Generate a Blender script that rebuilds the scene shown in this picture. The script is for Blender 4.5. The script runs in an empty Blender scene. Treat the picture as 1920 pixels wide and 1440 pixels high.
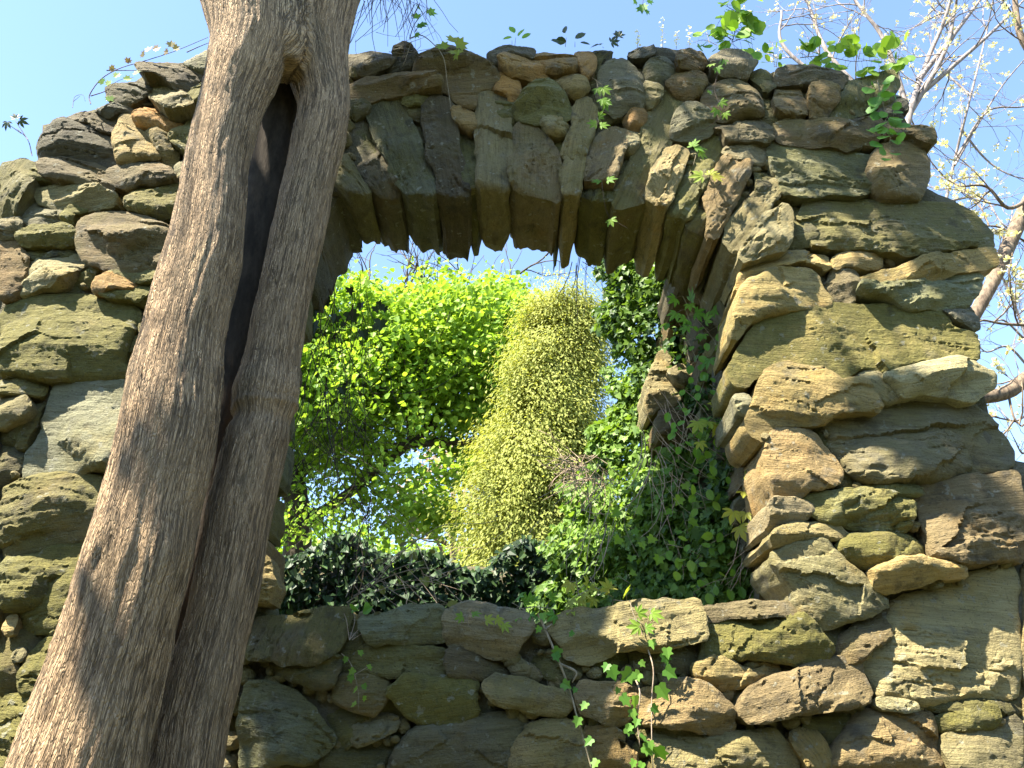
import bpy, math, random
import numpy as np
from mathutils import Vector, Matrix, geometry

RNG = np.random.default_rng(7)
random.seed(7)
scn = bpy.context.scene
COL = scn.collection

# ------------------------------------------------------------------ camera, sky, sun, exposure
PITCH = math.radians(25.0)
FPX = 1500.0                      # focal length in pixels of a 1920 wide picture
EYE = Vector((0.0, 0.0, 1.6))
cam = bpy.data.cameras.new('camera')
cam.sensor_width = 36.0
cam.lens = FPX / 1920.0 * 36.0
cam.clip_end = 2000.0
cam.clip_start = 0.05
cam_o = bpy.data.objects.new('camera', cam)
COL.objects.link(cam_o)
cam_o.location = EYE
cam_o.rotation_euler = (math.radians(90) + PITCH, 0, 0)
scn.camera = cam_o

SUN = Vector((-0.46, -0.30, 0.84)).normalized()       # towards the sun
elev = math.asin(SUN.z)
world = bpy.data.worlds.new('World')
scn.world = world
world.use_nodes = True
wn = world.node_tree.nodes
wl = world.node_tree.links
bg = wn['Background']
sky = wn.new('ShaderNodeTexSky')
sky.sky_type = 'NISHITA'
sky.sun_disc = False
sky.sun_elevation = elev
sky.sun_rotation = math.atan2(SUN.x, SUN.y)
sky.air_density = 1.0
sky.dust_density = 0.25
sky.ozone_density = 2.2
wl.new(sky.outputs[0], bg.inputs[0])
bg.inputs[1].default_value = 0.10

sl = bpy.data.lights.new('sun', 'SUN')
sl.energy = 5.0
sl.angle = math.radians(0.6)
sl.color = (1.0, 0.925, 0.79)
so = bpy.data.objects.new('sun', sl)
COL.objects.link(so)
so.rotation_euler = (-SUN).to_track_quat('-Z', 'Y').to_euler()
so.location = (-6, -6, 14)

scn.view_settings.view_transform = 'Standard'
scn.view_settings.look = 'None'
scn.view_settings.gamma = 1.0
scn.view_settings.use_curve_mapping = False
scn.view_settings.exposure = 2.27
scn.cycles.max_bounces = 6
scn.cycles.diffuse_bounces = 3
scn.cycles.transmission_bounces = 4
scn.cycles.transparent_max_bounces = 4

# ------------------------------------------------------------------ helpers
CF, SF = math.cos(PITCH), math.sin(PITCH)

def at(px, py, Y):
    """the point on the vertical plane y = Y that a place in the survey picture stands for"""
    a = (px - 960.0) / FPX
    b = (720.0 - py) / FPX
    ry = CF - b * SF
    t = Y / ry
    return Vector((a * t, Y, EYE.z + t * (SF + b * CF)))

def depth(p):
    return p[1] * CF + (p[2] - EYE.z) * SF

def lerp(a, b, t):
    return a + (b - a) * t

def hash3(ix, iy, iz, seed):
    h = (ix * 374761393 + iy * 668265263 + iz * 2147483647 + seed * 1274126177) & 0xFFFFFFFF
    h = ((h ^ (h >> 13)) * 1274126177) & 0xFFFFFFFF
    h = (h ^ (h >> 16)) & 0xFFFF
    return h / 65535.0 * 2.0 - 1.0

def vnoise(p, seed=0):
    p = np.asarray(p, dtype=float)
    f = np.floor(p)
    i = f.astype(np.int64)
    w = p - f
    w = w * w * w * (w * (w * 6 - 15) + 10)
    x, y, z = i[:, 0], i[:, 1], i[:, 2]
    u, v, t = w[:, 0], w[:, 1], w[:, 2]
    c = lambda a, b, d: hash3(x + a, y + b, z + d, seed)
    x00 = lerp(c(0, 0, 0), c(1, 0, 0), u); x10 = lerp(c(0, 1, 0), c(1, 1, 0), u)
    x01 = lerp(c(0, 0, 1), c(1, 0, 1), u); x11 = lerp(c(0, 1, 1), c(1, 1, 1), u)
    return lerp(lerp(x00, x10, v), lerp(x01, x11, v), t)

def fbm(p, octv=4, seed=0, gain=0.5):
    p = np.asarray(p, dtype=float)
    s = np.zeros(len(p)); a = 1.0; tot = 0
    for k in range(octv):
        s += a * vnoise(p * (2.03 ** k) + 17.3 * k, seed + k)
        tot += a; a *= gain
    return s / tot

def mesh_np(name, V, T, mat=None, smooth=False, tint=None, Q=None):
    """fast mesh from arrays: V (n,3), T (m,3) triangles and / or Q quads"""
    me = bpy.data.meshes.new(name)
    V = np.asarray(V, dtype=np.float32).reshape(-1, 3)
    nT = 0 if T is None else len(T)
    nQ = 0 if Q is None else len(Q)
    me.vertices.add(len(V)); me.vertices.foreach_set('co', V.ravel())
    idx = []
    if nT: idx.append(np.asarray(T, dtype=np.int32).ravel())
    if nQ: idx.append(np.asarray(Q, dtype=np.int32).ravel())
    idx = np.concatenate(idx)
    me.loops.add(len(idx)); me.loops.foreach_set('vertex_index', idx)
    me.polygons.add(nT + nQ)
    st = np.concatenate([np.arange(nT) * 3, nT * 3 + np.arange(nQ) * 4]).astype(np.int32)
    me.polygons.foreach_set('loop_start', st)
    me.update(calc_edges=True)
    me.validate()
    me.polygons.foreach_set('use_smooth', np.full(len(me.polygons), smooth, dtype=bool))
    if tint is not None:
        at_ = me.attributes.new('tint', 'FLOAT', 'POINT')
        at_.data.foreach_set('value', np.asarray(tint, dtype=np.float32))
    if mat: me.materials.append(mat)
    return me

def link(name, me, parent=None):
    o = bpy.data.objects.new(name, me)
    COL.objects.link(o)
    if parent is not None:
        o.parent = parent
        o.matrix_parent_inverse = Matrix.Translation(-parent.location)
    return o

def tag(o, label, cat, group=None, kind=None):
    o['label'] = label; o['category'] = cat
    if group: o['group'] = group
    if kind: o['kind'] = kind
    return o

def empty(name, loc, label, cat, group=None):
    o = bpy.data.objects.new(name, None)
    COL.objects.link(o)
    o.location = loc
    o.empty_display_size = 0.1
    return tag(o, label, cat, group)

class Tubes:
    """collects tapered tubes along polylines into one mesh"""
    def __init__(s): s.V = []; s.Q = []; s.T = []; s.n = 0
    def add(s, pts, rad, seg=6):
        P = np.array([tuple(p) for p in pts], float)
        k = len(P)
        R = np.asarray(rad, float) if np.ndim(rad) else np.full(k, float(rad))
        tan = np.gradient(P, axis=0)
        tan /= np.linalg.norm(tan, axis=1)[:, None] + 1e-9
        ref = np.array([0.31, -0.9, 0.2])
        a = np.cross(tan, ref); a /= np.linalg.norm(a, axis=1)[:, None] + 1e-9
        b = np.cross(tan, a)
        th = np.arange(seg) * 2 * math.pi / seg
        ring = P[:, None, :] + R[:, None, None] * (np.cos(th)[None, :, None] * a[:, None, :] + np.sin(th)[None, :, None] * b[:, None, :])
        s.V.append(ring.reshape(-1, 3))
        i = np.arange(k - 1)[:, None] * seg; j = np.arange(seg)[None, :]; j2 = (j + 1) % seg
        q = np.stack([i + j, i + j2, i + seg + j2, i + seg + j], -1).reshape(-1, 4) + s.n
        s.Q.append(q)
        for base in (0, (k - 1) * seg):
            for m in range(1, seg - 1):
                s.T.append((s.n + base, s.n + base + m, s.n + base + m + 1))
        s.n += k * seg
    def mesh(s, name, mat):
        return mesh_np(name, np.concatenate(s.V), np.array(s.T), mat, True, Q=np.concatenate(s.Q))

def curve_pts(ctrl, n):
    """Catmull-Rom through control points"""
    C_ = [Vector(c) for c in ctrl]
    C_ = [C_[0] * 2 - C_[1]] + C_ + [C_[-1] * 2 - C_[-2]]
    out = []
    m = len(C_) - 3
    for i in range(n):
        t = i / (n - 1) * m
        k = min(int(t), m - 1); t -= k
        p0, p1, p2, p3 = C_[k:k + 4]
        out.append(0.5 * ((2 * p1) + (p2 - p0) * t + (2 * p0 - 5 * p1 + 4 * p2 - p3) * t * t + (3 * p1 - p0 - 3 * p2 + p3) * t ** 3))
    return out

# ------------------------------------------------------------------ materials
class NT:
    def __init__(s, name):
        s.m = bpy.data.materials.new(name); s.m.use_nodes = True
        s.t = s.m.node_tree; s.t.nodes.clear()
        s.out = s.t.nodes.new('ShaderNodeOutputMaterial')
    def n(s, typ, props=None, **inp):
        nd = s.t.nodes.new(typ)
        for k, v in (props or {}).items(): setattr(nd, k, v)
        for k, v in inp.items():
            key = k.replace('_', ' ')
            sock = nd.inputs[int(k[1:])] if (k[0] == 'i' and k[1:].isdigit()) else nd.inputs[key]
            s.set(sock, v)
        return nd
    def set(s, sock, v):
        if isinstance(v, bpy.types.NodeSocket): s.t.links.new(v, sock)
        elif isinstance(v, bpy.types.Node): s.t.links.new(v.outputs[0], sock)
        else: sock.default_value = v
    def math(s, op, a, b=None, clamp=False):
        nd = s.t.nodes.new('ShaderNodeMath'); nd.operation = op; nd.use_clamp = clamp
        s.set(nd.inputs[0], a)
        if b is not None: s.set(nd.inputs[1], b)
        return nd.outputs[0]
    def mix(s, fac, a, b, typ='MIX'):
        nd = s.t.nodes.new('ShaderNodeMix'); nd.data_type = 'RGBA'; nd.blend_type = typ
        s.set(nd.inputs[0], fac)
        for sock, v in ((nd.inputs[6], a), (nd.inputs[7], b)):
            if isinstance(v, tuple) and len(v) == 3: v = v + (1,)
            s.set(sock, v)
        return nd.outputs[2]
    def ramp(s, fac, lo, hi):
        nd = s.t.nodes.new('ShaderNodeMapRange'); nd.interpolation_type = 'SMOOTHSTEP'
        s.set(nd.inputs[0], fac); nd.inputs[1].default_value = lo; nd.inputs[2].default_value = hi
        return nd.outputs[0]
    def noise(s, vec, scale, detail=4, rough=0.55, dist=0.0):
        nd = s.n('ShaderNodeTexNoise', Scale=scale, Detail=detail, Roughness=rough, Distortion=dist)
        if vec is not None: s.t.links.new(vec, nd.inputs['Vector'])
        return nd.outputs['Fac']
    def scale(s, vec, sc, loc=None):
        nd = s.t.nodes.new('ShaderNodeMapping')
        s.t.links.new(vec, nd.inputs[0]); nd.inputs['Scale'].default_value = sc
        if loc is not None: s.set(nd.inputs['Location'], loc)
        return nd.outputs[0]

def mat_stone():
    t = NT('stone')
    tc = t.n('ShaderNodeTexCoord').outputs['Object']
    oi = t.n('ShaderNodeObjectInfo')
    off = t.n('ShaderNodeCombineXYZ', X=t.math('MULTIPLY', oi.outputs['Random'], 37.0), Y=t.math('MULTIPLY', oi.outputs['Random'], 91.0), Z=0.0).outputs[0]
    v = t.n('ShaderNodeVectorMath', i0=tc, i1=off).outputs[0]
    base = t.mix(1.0, oi.outputs['Color'], (0.84, 0.81, 0.58), 'MULTIPLY'); moss_amt = oi.outputs['Alpha']
    strata = t.noise(t.scale(v, (2.0, 9.0, 26.0)), 1.6, 5, 0.62, 0.6)
    blot = t.noise(v, 7.0, 5, 0.62)
    grain = t.noise(v, 95.0, 3, 0.7)
    grain2 = t.noise(v, 260.0, 2, 0.6)
    k = t.math('MULTIPLY_ADD', strata, 1.25); k.node.inputs[2].default_value = 0.38
    c = t.mix(1.0, base, t.n('ShaderNodeCombineColor', Red=k, Green=k, Blue=k).outputs[0], 'MULTIPLY')
    # warm iron stains and cool grey patches
    c = t.mix(t.math('MULTIPLY', t.ramp(t.noise(v, 4.2, 4, 0.6), 0.52, 0.72), 0.55), c, t.mix(1.0, c, (1.18, 0.93, 0.55), 'MULTIPLY'))
    c = t.mix(t.math('MULTIPLY', t.ramp(t.noise(v, 5.7, 4, 0.65), 0.56, 0.70), 0.5), c, (0.13, 0.125, 0.10))
    # moss and algae film
    mo = t.math('MULTIPLY', t.ramp(t.math('ADD', t.noise(v, 5.0, 6, 0.68), t.math('MULTIPLY', moss_amt, 0.25)), 0.48, 0.74), t.math('MULTIPLY', moss_amt, 1.15), True)
    c = t.mix(mo, c, t.mix(t.noise(v, 30.0, 3), (0.075, 0.075, 0.016), (0.210, 0.180, 0.042)))
    # dark weathering crust
    c = t.mix(t.math('MULTIPLY', t.ramp(blot, 0.56, 0.70), 0.55), c, (0.028, 0.025, 0.018))
    c = t.mix(t.math('MULTIPLY', t.ramp(t.noise(v, 19.0, 3, 0.6), 0.63, 0.68), 0.5), c, (0.30, 0.295, 0.225))
    # lichen flecks and mica
    c = t.mix(t.math('MULTIPLY', t.ramp(grain, 0.62, 0.74), 0.55), c, (0.27, 0.25, 0.17))
    c = t.mix(t.math('MULTIPLY', t.ramp(grain, 0.44, 0.30), 0.6), c, (0.05, 0.045, 0.03))
    crack = t.n('ShaderNodeTexVoronoi', {'feature': 'DISTANCE_TO_EDGE'}, Vector=t.scale(v, (3.0, 6.0, 9.0)), Scale=1.5)
    ck = t.ramp(crack.outputs['Distance'], 0.0, 0.035)
    bed = t.noise(t.scale(v, (5.0, 30.0, 120.0)), 1.3, 4, 0.7, 0.8)
    c = t.mix(t.math('MULTIPLY', t.ramp(bed, 0.50, 0.36), 0.45), c, t.mix(1.0, c, (0.42, 0.40, 0.36), 'MULTIPLY'))
    hgt = t.math('ADD', t.math('MULTIPLY', bed, 0.55), t.math('MULTIPLY', strata, 0.7))
    hgt = t.math('ADD', hgt, t.math('ADD', t.math('MULTIPLY', grain, 0.60), t.math('ADD', t.math('MULTIPLY', grain2, 0.30), t.math('MULTIPLY', t.noise(v, 34.0, 6, 0.75), 0.55))))
    hgt = t.math('ADD', hgt, t.math('MULTIPLY', ck, 0.10))
    bump = t.n('ShaderNodeBump', Strength=1.0, Distance=0.018, Height=hgt)
    p = t.n('ShaderNodeBsdfPrincipled', Base_Color=c, Roughness=0.83, Normal=bump.outputs[0])
    p.inputs['Specular IOR Level'].default_value = 0.35
    t.t.links.new(p.outputs[0], t.out.inputs[0])
    return t.m

def mat_mortar():
    t = NT('mortar')
    tc = t.n('ShaderNodeTexCoord').outputs['Object']
    c = t.mix(t.noise(tc, 9.0, 6, 0.7), (0.06, 0.052, 0.03), (0.19, 0.165, 0.095))
    c = t.mix(t.ramp(t.noise(tc, 4.0, 5, 0.7), 0.5, 0.65), c, (0.11, 0.105, 0.03))
    bump = t.n('ShaderNodeBump', Strength=1.0, Distance=0.03, Height=t.noise(tc, 40.0, 6, 0.7))
    p = t.n('ShaderNodeBsdfPrincipled', Base_Color=c, Roughness=0.95, Normal=bump.outputs[0])
    t.t.links.new(p.outputs[0], t.out.inputs[0])
    return t.m

def mat_bark_big():
    t = NT('furrowed_bark')
    a = t.n('ShaderNodeAttribute', {'attribute_name': 'bark'})
    v = a.outputs['Vector']
    warp = t.n('ShaderNodeVectorMath', {'operation': 'MULTIPLY'}, i0=t.n('ShaderNodeTexNoise', Vector=t.scale(v, (9, 9, 5)), Scale=1.0, Detail=4.0).outputs['Color'], i1=(0.016, 0.0, 0.06)).outputs[0]
    vw = t.n('ShaderNodeVectorMath', i0=v, i1=warp).outputs[0]
    f1 = t.math('ABSOLUTE', t.math('SUBTRACT', t.noise(t.scale(vw, (52, 1, 2.6)), 1.0, 3, 0.55, 0.25), 0.5))
    f3 = t.math('ABSOLUTE', t.math('SUBTRACT', t.noise(t.scale(vw, (95, 1, 5.5), (3.0, 0.0, 7.0)), 1.0, 3, 0.55, 0.2), 0.5))
    fur = t.math('MULTIPLY', t.ramp(f1, 0.0, 0.036), t.ramp(f3, -0.012, 0.026))
    vo2 = t.n('ShaderNodeTexVoronoi', {'feature': 'DISTANCE_TO_EDGE'}, Vector=t.scale(vw, (150, 1, 30)), Scale=1.0)
    fur2 = t.ramp(vo2.outputs['Distance'], 0.0, 0.2)
    pres = t.ramp(t.noise(t.scale(v, (7, 7, 3)), 1.0, 4, 0.6), 0.34, 0.58)
    fur = t.math('SUBTRACT', 1.0, t.math('MULTIPLY', t.math('SUBTRACT', 1.0, fur), t.math('MULTIPLY_ADD', pres, 0.75)))
    fur.node.inputs[1].links[0].from_node.inputs[2].default_value = 0.25
    streak = t.noise(t.scale(vw, (60, 1, 5)), 1.0, 5, 0.7)
    big = t.noise(t.scale(v, (4, 4, 1.6)), 1.0, 4, 0.6)
    fine = t.noise(v, 220.0, 3, 0.7)
    c = t.mix(streak, (0.410, 0.275, 0.150), (0.520, 0.365, 0.215))
    c = t.mix(t.math('MULTIPLY', t.ramp(big, 0.5, 0.68), 0.5), c, (0.200, 0.155, 0.090))
    c = t.mix(t.math('MULTIPLY', t.ramp(t.noise(t.scale(v, (5, 5, 2)), 1.3, 5, 0.7), 0.55, 0.7), 0.35), c, (0.21, 0.185, 0.10))
    c = t.mix(t.math('MULTIPLY', t.math('SUBTRACT', 1.0, fur), 0.60), c, (0.060, 0.043, 0.028))
    c = t.mix(t.math('MULTIPLY', t.math('SUBTRACT', 1.0, fur2), 0.22), c, (0.055, 0.042, 0.03))
    c = t.mix(t.math('MULTIPLY', t.ramp(fine, 0.64, 0.74), 0.5), c, (0.42, 0.36, 0.27))
    h = t.math('ADD', t.math('MULTIPLY', fur, 1.0), t.math('ADD', t.math('MULTIPLY', fur2, 0.35), t.math('ADD', t.math('MULTIPLY', streak, 0.7), t.math('MULTIPLY', fine, 0.16))))
    bump = t.n('ShaderNodeBump', Strength=1.0, Distance=0.012, Height=h)
    p = t.n('ShaderNodeBsdfPrincipled', Base_Color=c, Roughness=0.85, Normal=bump.outputs[0])
    p.inputs['Specular IOR Level'].default_value = 0.25
    t.t.links.new(p.outputs[0], t.out.inputs[0])
    return t.m

def mat_bark(name, c1, c2, sc=30.0, rough=0.85):
    t = NT(name)
    tc = t.n('ShaderNodeTexCoord').outputs['Object']
    n1 = t.noise(t.scale(tc, (1, 1, 0.35)), sc, 5, 0.7)
    c = t.mix(t.ramp(n1, 0.3, 0.7), c1, c2)
    bump = t.n('ShaderNodeBump', Strength=0.7, Distance=0.008, Height=n1)
    p = t.n('ShaderNodeBsdfPrincipled', Base_Color=c, Roughness=rough, Normal=bump.outputs[0])
    p.inputs['Specular IOR Level'].default_value = 0.25
    t.t.links.new(p.outputs[0], t.out.inputs[0])
    return t.m

def mat_leaf(name, c1, c2, trans=0.45, rough=0.45, spec=0.35, by_object=False):
    t = NT(name)
    if by_object:
        f = t.n('ShaderNodeObjectInfo').outputs['Random']
    else:
        f = t.n('ShaderNodeAttribute', {'attribute_name': 'tint'}).outputs['Fac']
    tc = t.n('ShaderNodeTexCoord').outputs['Object']
    c = t.mix(f, c1, c2)
    c = t.mix(t.math('MULTIPLY', t.noise(tc, 60.0, 3), 0.35), c, t.mix(1.0, c, (0.55, 0.62, 0.5), 'MULTIPLY'))
    p = t.n('ShaderNodeBsdfPrincipled', Base_Color=c, Roughness=rough)
    p.inputs['Specular IOR Level'].default_value = spec
    tr = t.n('ShaderNodeBsdfTranslucent', Color=t.mix(1.0, c, (1.25, 1.2, 0.55), 'MULTIPLY'))
    mx = t.n('ShaderNodeMixShader', i0=trans, i1=p.outputs[0], i2=tr.outputs[0])
    t.t.links.new(mx.outputs[0], t.out.inputs[0])
    return t.m

def mat_ground():
    t = NT('ground')
    tc = t.n('ShaderNodeTexCoord').outputs['Object']
    c = t.mix(t.noise(tc, 0.8, 6, 0.65), (0.055, 0.044, 0.028), (0.045, 0.070, 0.018))
    c = t.mix(t.ramp(t.noise(tc, 9.0, 5, 0.7), 0.5, 0.7), c, (0.07, 0.058, 0.036))
    bump = t.n('ShaderNodeBump', Strength=0.8, Distance=0.05, Height=t.noise(tc, 14.0, 6, 0.7))
    p = t.n('ShaderNodeBsdfPrincipled', Base_Color=c, Roughness=0.95, Normal=bump.outputs[0])
    t.t.links.new(p.outputs[0], t.out.inputs[0])
    return t.m

M_STONE = mat_stone(); M_MORTAR = mat_mortar(); M_TRUNK = mat_bark_big(); M_GROUND = mat_ground()
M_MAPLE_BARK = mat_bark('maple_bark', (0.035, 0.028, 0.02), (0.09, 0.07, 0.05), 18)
M_PALE_BARK = mat_bark('pale_bark', (0.13, 0.105, 0.095), (0.34, 0.295, 0.265), 25)
M_BROWN_BARK = mat_bark('brown_bark', (0.07, 0.05, 0.035), (0.24, 0.18, 0.12), 30)
M_TWIG = mat_bark('dark_twig', (0.028, 0.020, 0.015), (0.085, 0.060, 0.045), 60)
M_DRY = mat_bark('dry_twig', (0.26, 0.19, 0.13), (0.46, 0.36, 0.26), 60)
M_STEM = mat_bark('green_stem', (0.16, 0.13, 0.08), (0.34, 0.28, 0.18), 60)
M_PURPLE = mat_bark('plum_twig', (0.060, 0.045, 0.055), (0.14, 0.11, 0.13), 60)
L_MAPLE = mat_leaf('maple_leaf', (0.135, 0.265, 0.030), (0.360, 0.500, 0.075), 0.48, 0.5, 0.2)
L_CYP = mat_leaf('cypress_leaf', (0.240, 0.275, 0.065), (0.430, 0.445, 0.125), 0.45, 0.6, 0.15)
L_IVY = mat_leaf('ivy_leaf', (0.035, 0.080, 0.015), (0.230, 0.370, 0.055), 0.36, 0.5, 0.3)
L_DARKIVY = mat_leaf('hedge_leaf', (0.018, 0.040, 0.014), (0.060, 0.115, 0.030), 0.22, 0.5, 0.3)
L_FRESH = mat_leaf('fresh_leaf', (0.120, 0.250, 0.030), (0.240, 0.370, 0.050), 0.5, 0.52, 0.25, True)
L_IVYBIG = mat_leaf('ivy_leaf_green', (0.090, 0.230, 0.030), (0.190, 0.360, 0.055), 0.42, 0.5, 0.28, True)
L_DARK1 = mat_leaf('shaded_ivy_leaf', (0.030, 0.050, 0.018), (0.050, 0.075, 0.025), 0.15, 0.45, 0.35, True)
L_YOUNG = mat_leaf('young_leaf', (0.380, 0.360, 0.060), (0.300, 0.400, 0.060), 0.5, 0.52, 0.25, True)
L_BRONZE = mat_leaf('bronze_leaf', (0.240, 0.150, 0.080), (0.300, 0.260, 0.110), 0.45, 0.45, 0.3, True)
L_BUD = mat_leaf('blossom', (0.560, 0.500, 0.280), (0.820, 0.800, 0.640), 0.4, 0.6, 0.1)
L_PINK = mat_leaf('pink_blossom', (0.42, 0.30, 0.26), (0.60, 0.48, 0.42), 0.4, 0.6, 0.1)
L_CREAM = mat_leaf('cream_petal', (0.62,0.58,0.42), (0.85,0.82,0.68), 0.4, 0.6, 0.1, True)
L_OLIVE = mat_leaf('olive_leaf', (0.14,0.14,0.04), (0.20,0.22,0.05), 0.45, 0.45, 0.3, True)
L_SHADE = mat_leaf('canopy_leaf', (0.060, 0.120, 0.020), (0.110, 0.190, 0.030), 0.30, 0.45, 0.3)
# ------------------------------------------------------------------ ground
gx = np.linspace(-1, 1, 60); gx = np.sign(gx) * np.abs(gx) ** 2.6 * 400
GX, GY = np.meshgrid(gx, gx + 0.0)
Vg = np.stack([GX.ravel(), GY.ravel(), np.zeros(GX.size)], -1)
rr = np.hypot(Vg[:, 0], Vg[:, 1])
Vg[:, 2] = 0.12 * fbm(Vg * 0.25, 3, 5) - 0.05 - 0.02 * np.clip(rr - 40, 0, 60)
ii = np.arange(59)[:, None] * 60 + np.arange(59)[None, :]
Qg = np.stack([ii, ii + 1, ii + 61, ii + 60], -1).reshape(-1, 4)
g = link('ground', mesh_np('ground', Vg, None, M_GROUND, True, Q=Qg))
g['kind'] = 'structure'

# ------------------------------------------------------------------ the ruined wall
YW = 3.6           # front face of the wall
TH = 0.55          # its thickness
wall = empty('stone_wall', (0.9, YW + 0.25, 0.0), 'ruined rubble stone wall with a big arched opening over a waist high sill', 'wall')

STY = {   # base colour, moss, roundness, strata amount, pits
    'T': ((0.300, 0.245, 0.140), 0.35, 0.035, 0.5, 0.4),
    'L': ((0.400, 0.330, 0.200), 0.20, 0.025, 0.5, 0.4),
    'O': ((0.360, 0.225, 0.100), 0.15, 0.040, 0.2, 0.7),
    'G': ((0.215, 0.195, 0.100), 0.85, 0.035, 0.7, 0.5),
    'S': ((0.215, 0.205, 0.135), 0.55, 0.022, 1.3, 0.3),
    'K': ((0.115, 0.102, 0.080), 0.18, 0.040, 0.5, 0.4),
    'Y': ((0.225, 0.205, 0.150), 0.30, 0.035, 0.4, 0.4),
    'B': ((0.215, 0.160, 0.095), 0.30, 0.040, 0.4, 0.8),
    'P': ((0.315, 0.245, 0.160), 0.15, 0.035, 0.6, 0.6),
    'R': ((0.175, 0.140, 0.095), 0.25, 0.050, 0.2, 2.0),
    'F': ((0.120, 0.105, 0.065), 0.60, 0.025, 0.3, 0.6),
}

def chaikin(P, r=0.2):
    Q = np.roll(P, -1, 0)
    out = np.empty((len(P) * 2, 2))
    out[0::2] = P * (1 - r) + Q * r
    out[1::2] = P * r + Q * (1 - r)
    return out

def resample(P, s):
    out = []
    for i in range(len(P)):
        a, b = P[i], P[(i + 1) % len(P)]
        L = np.hypot(*(b - a)); k = max(1, int(round(L / s)))
        for j in range(k): out.append(a + (b - a) * j / k)
    return np.array(out)

def seg_dist(X, P):
    A = P; B = np.roll(P, -1, 0)
    d = np.full(len(X), 1e9)
    for a, b in zip(A, B):
        ab = b - a; L2 = ab @ ab + 1e-12
        t = np.clip(((X - a) @ ab) / L2, 0, 1)
        q = X - (a + t[:, None] * ab)
        d = np.minimum(d, q[:, 0] ** 2 + q[:, 1] ** 2)
    return np.sqrt(d)

def inside(X, P):
    c = np.zeros(len(X), bool)
    j = len(P) - 1
    for i in range(len(P)):
        yi, yj = P[i, 1], P[j, 1]
        cond = (yi > X[:, 1]) != (yj > X[:, 1])
        xx = (P[j, 0] - P[i, 0]) * (X[:, 1] - yi) / (yj - yi + 1e-12) + P[i, 0]
        c ^= cond & (X[:, 0] < xx)
        j = i
    return c

def grow_out(P, e):
    n = np.roll(P, -1, 0) - np.roll(P, 1, 0)
    n = np.stack([n[:, 1], -n[:, 0]], -1)
    return e * n / (np.linalg.norm(n, axis=1)[:, None] + 1e-9)

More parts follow.
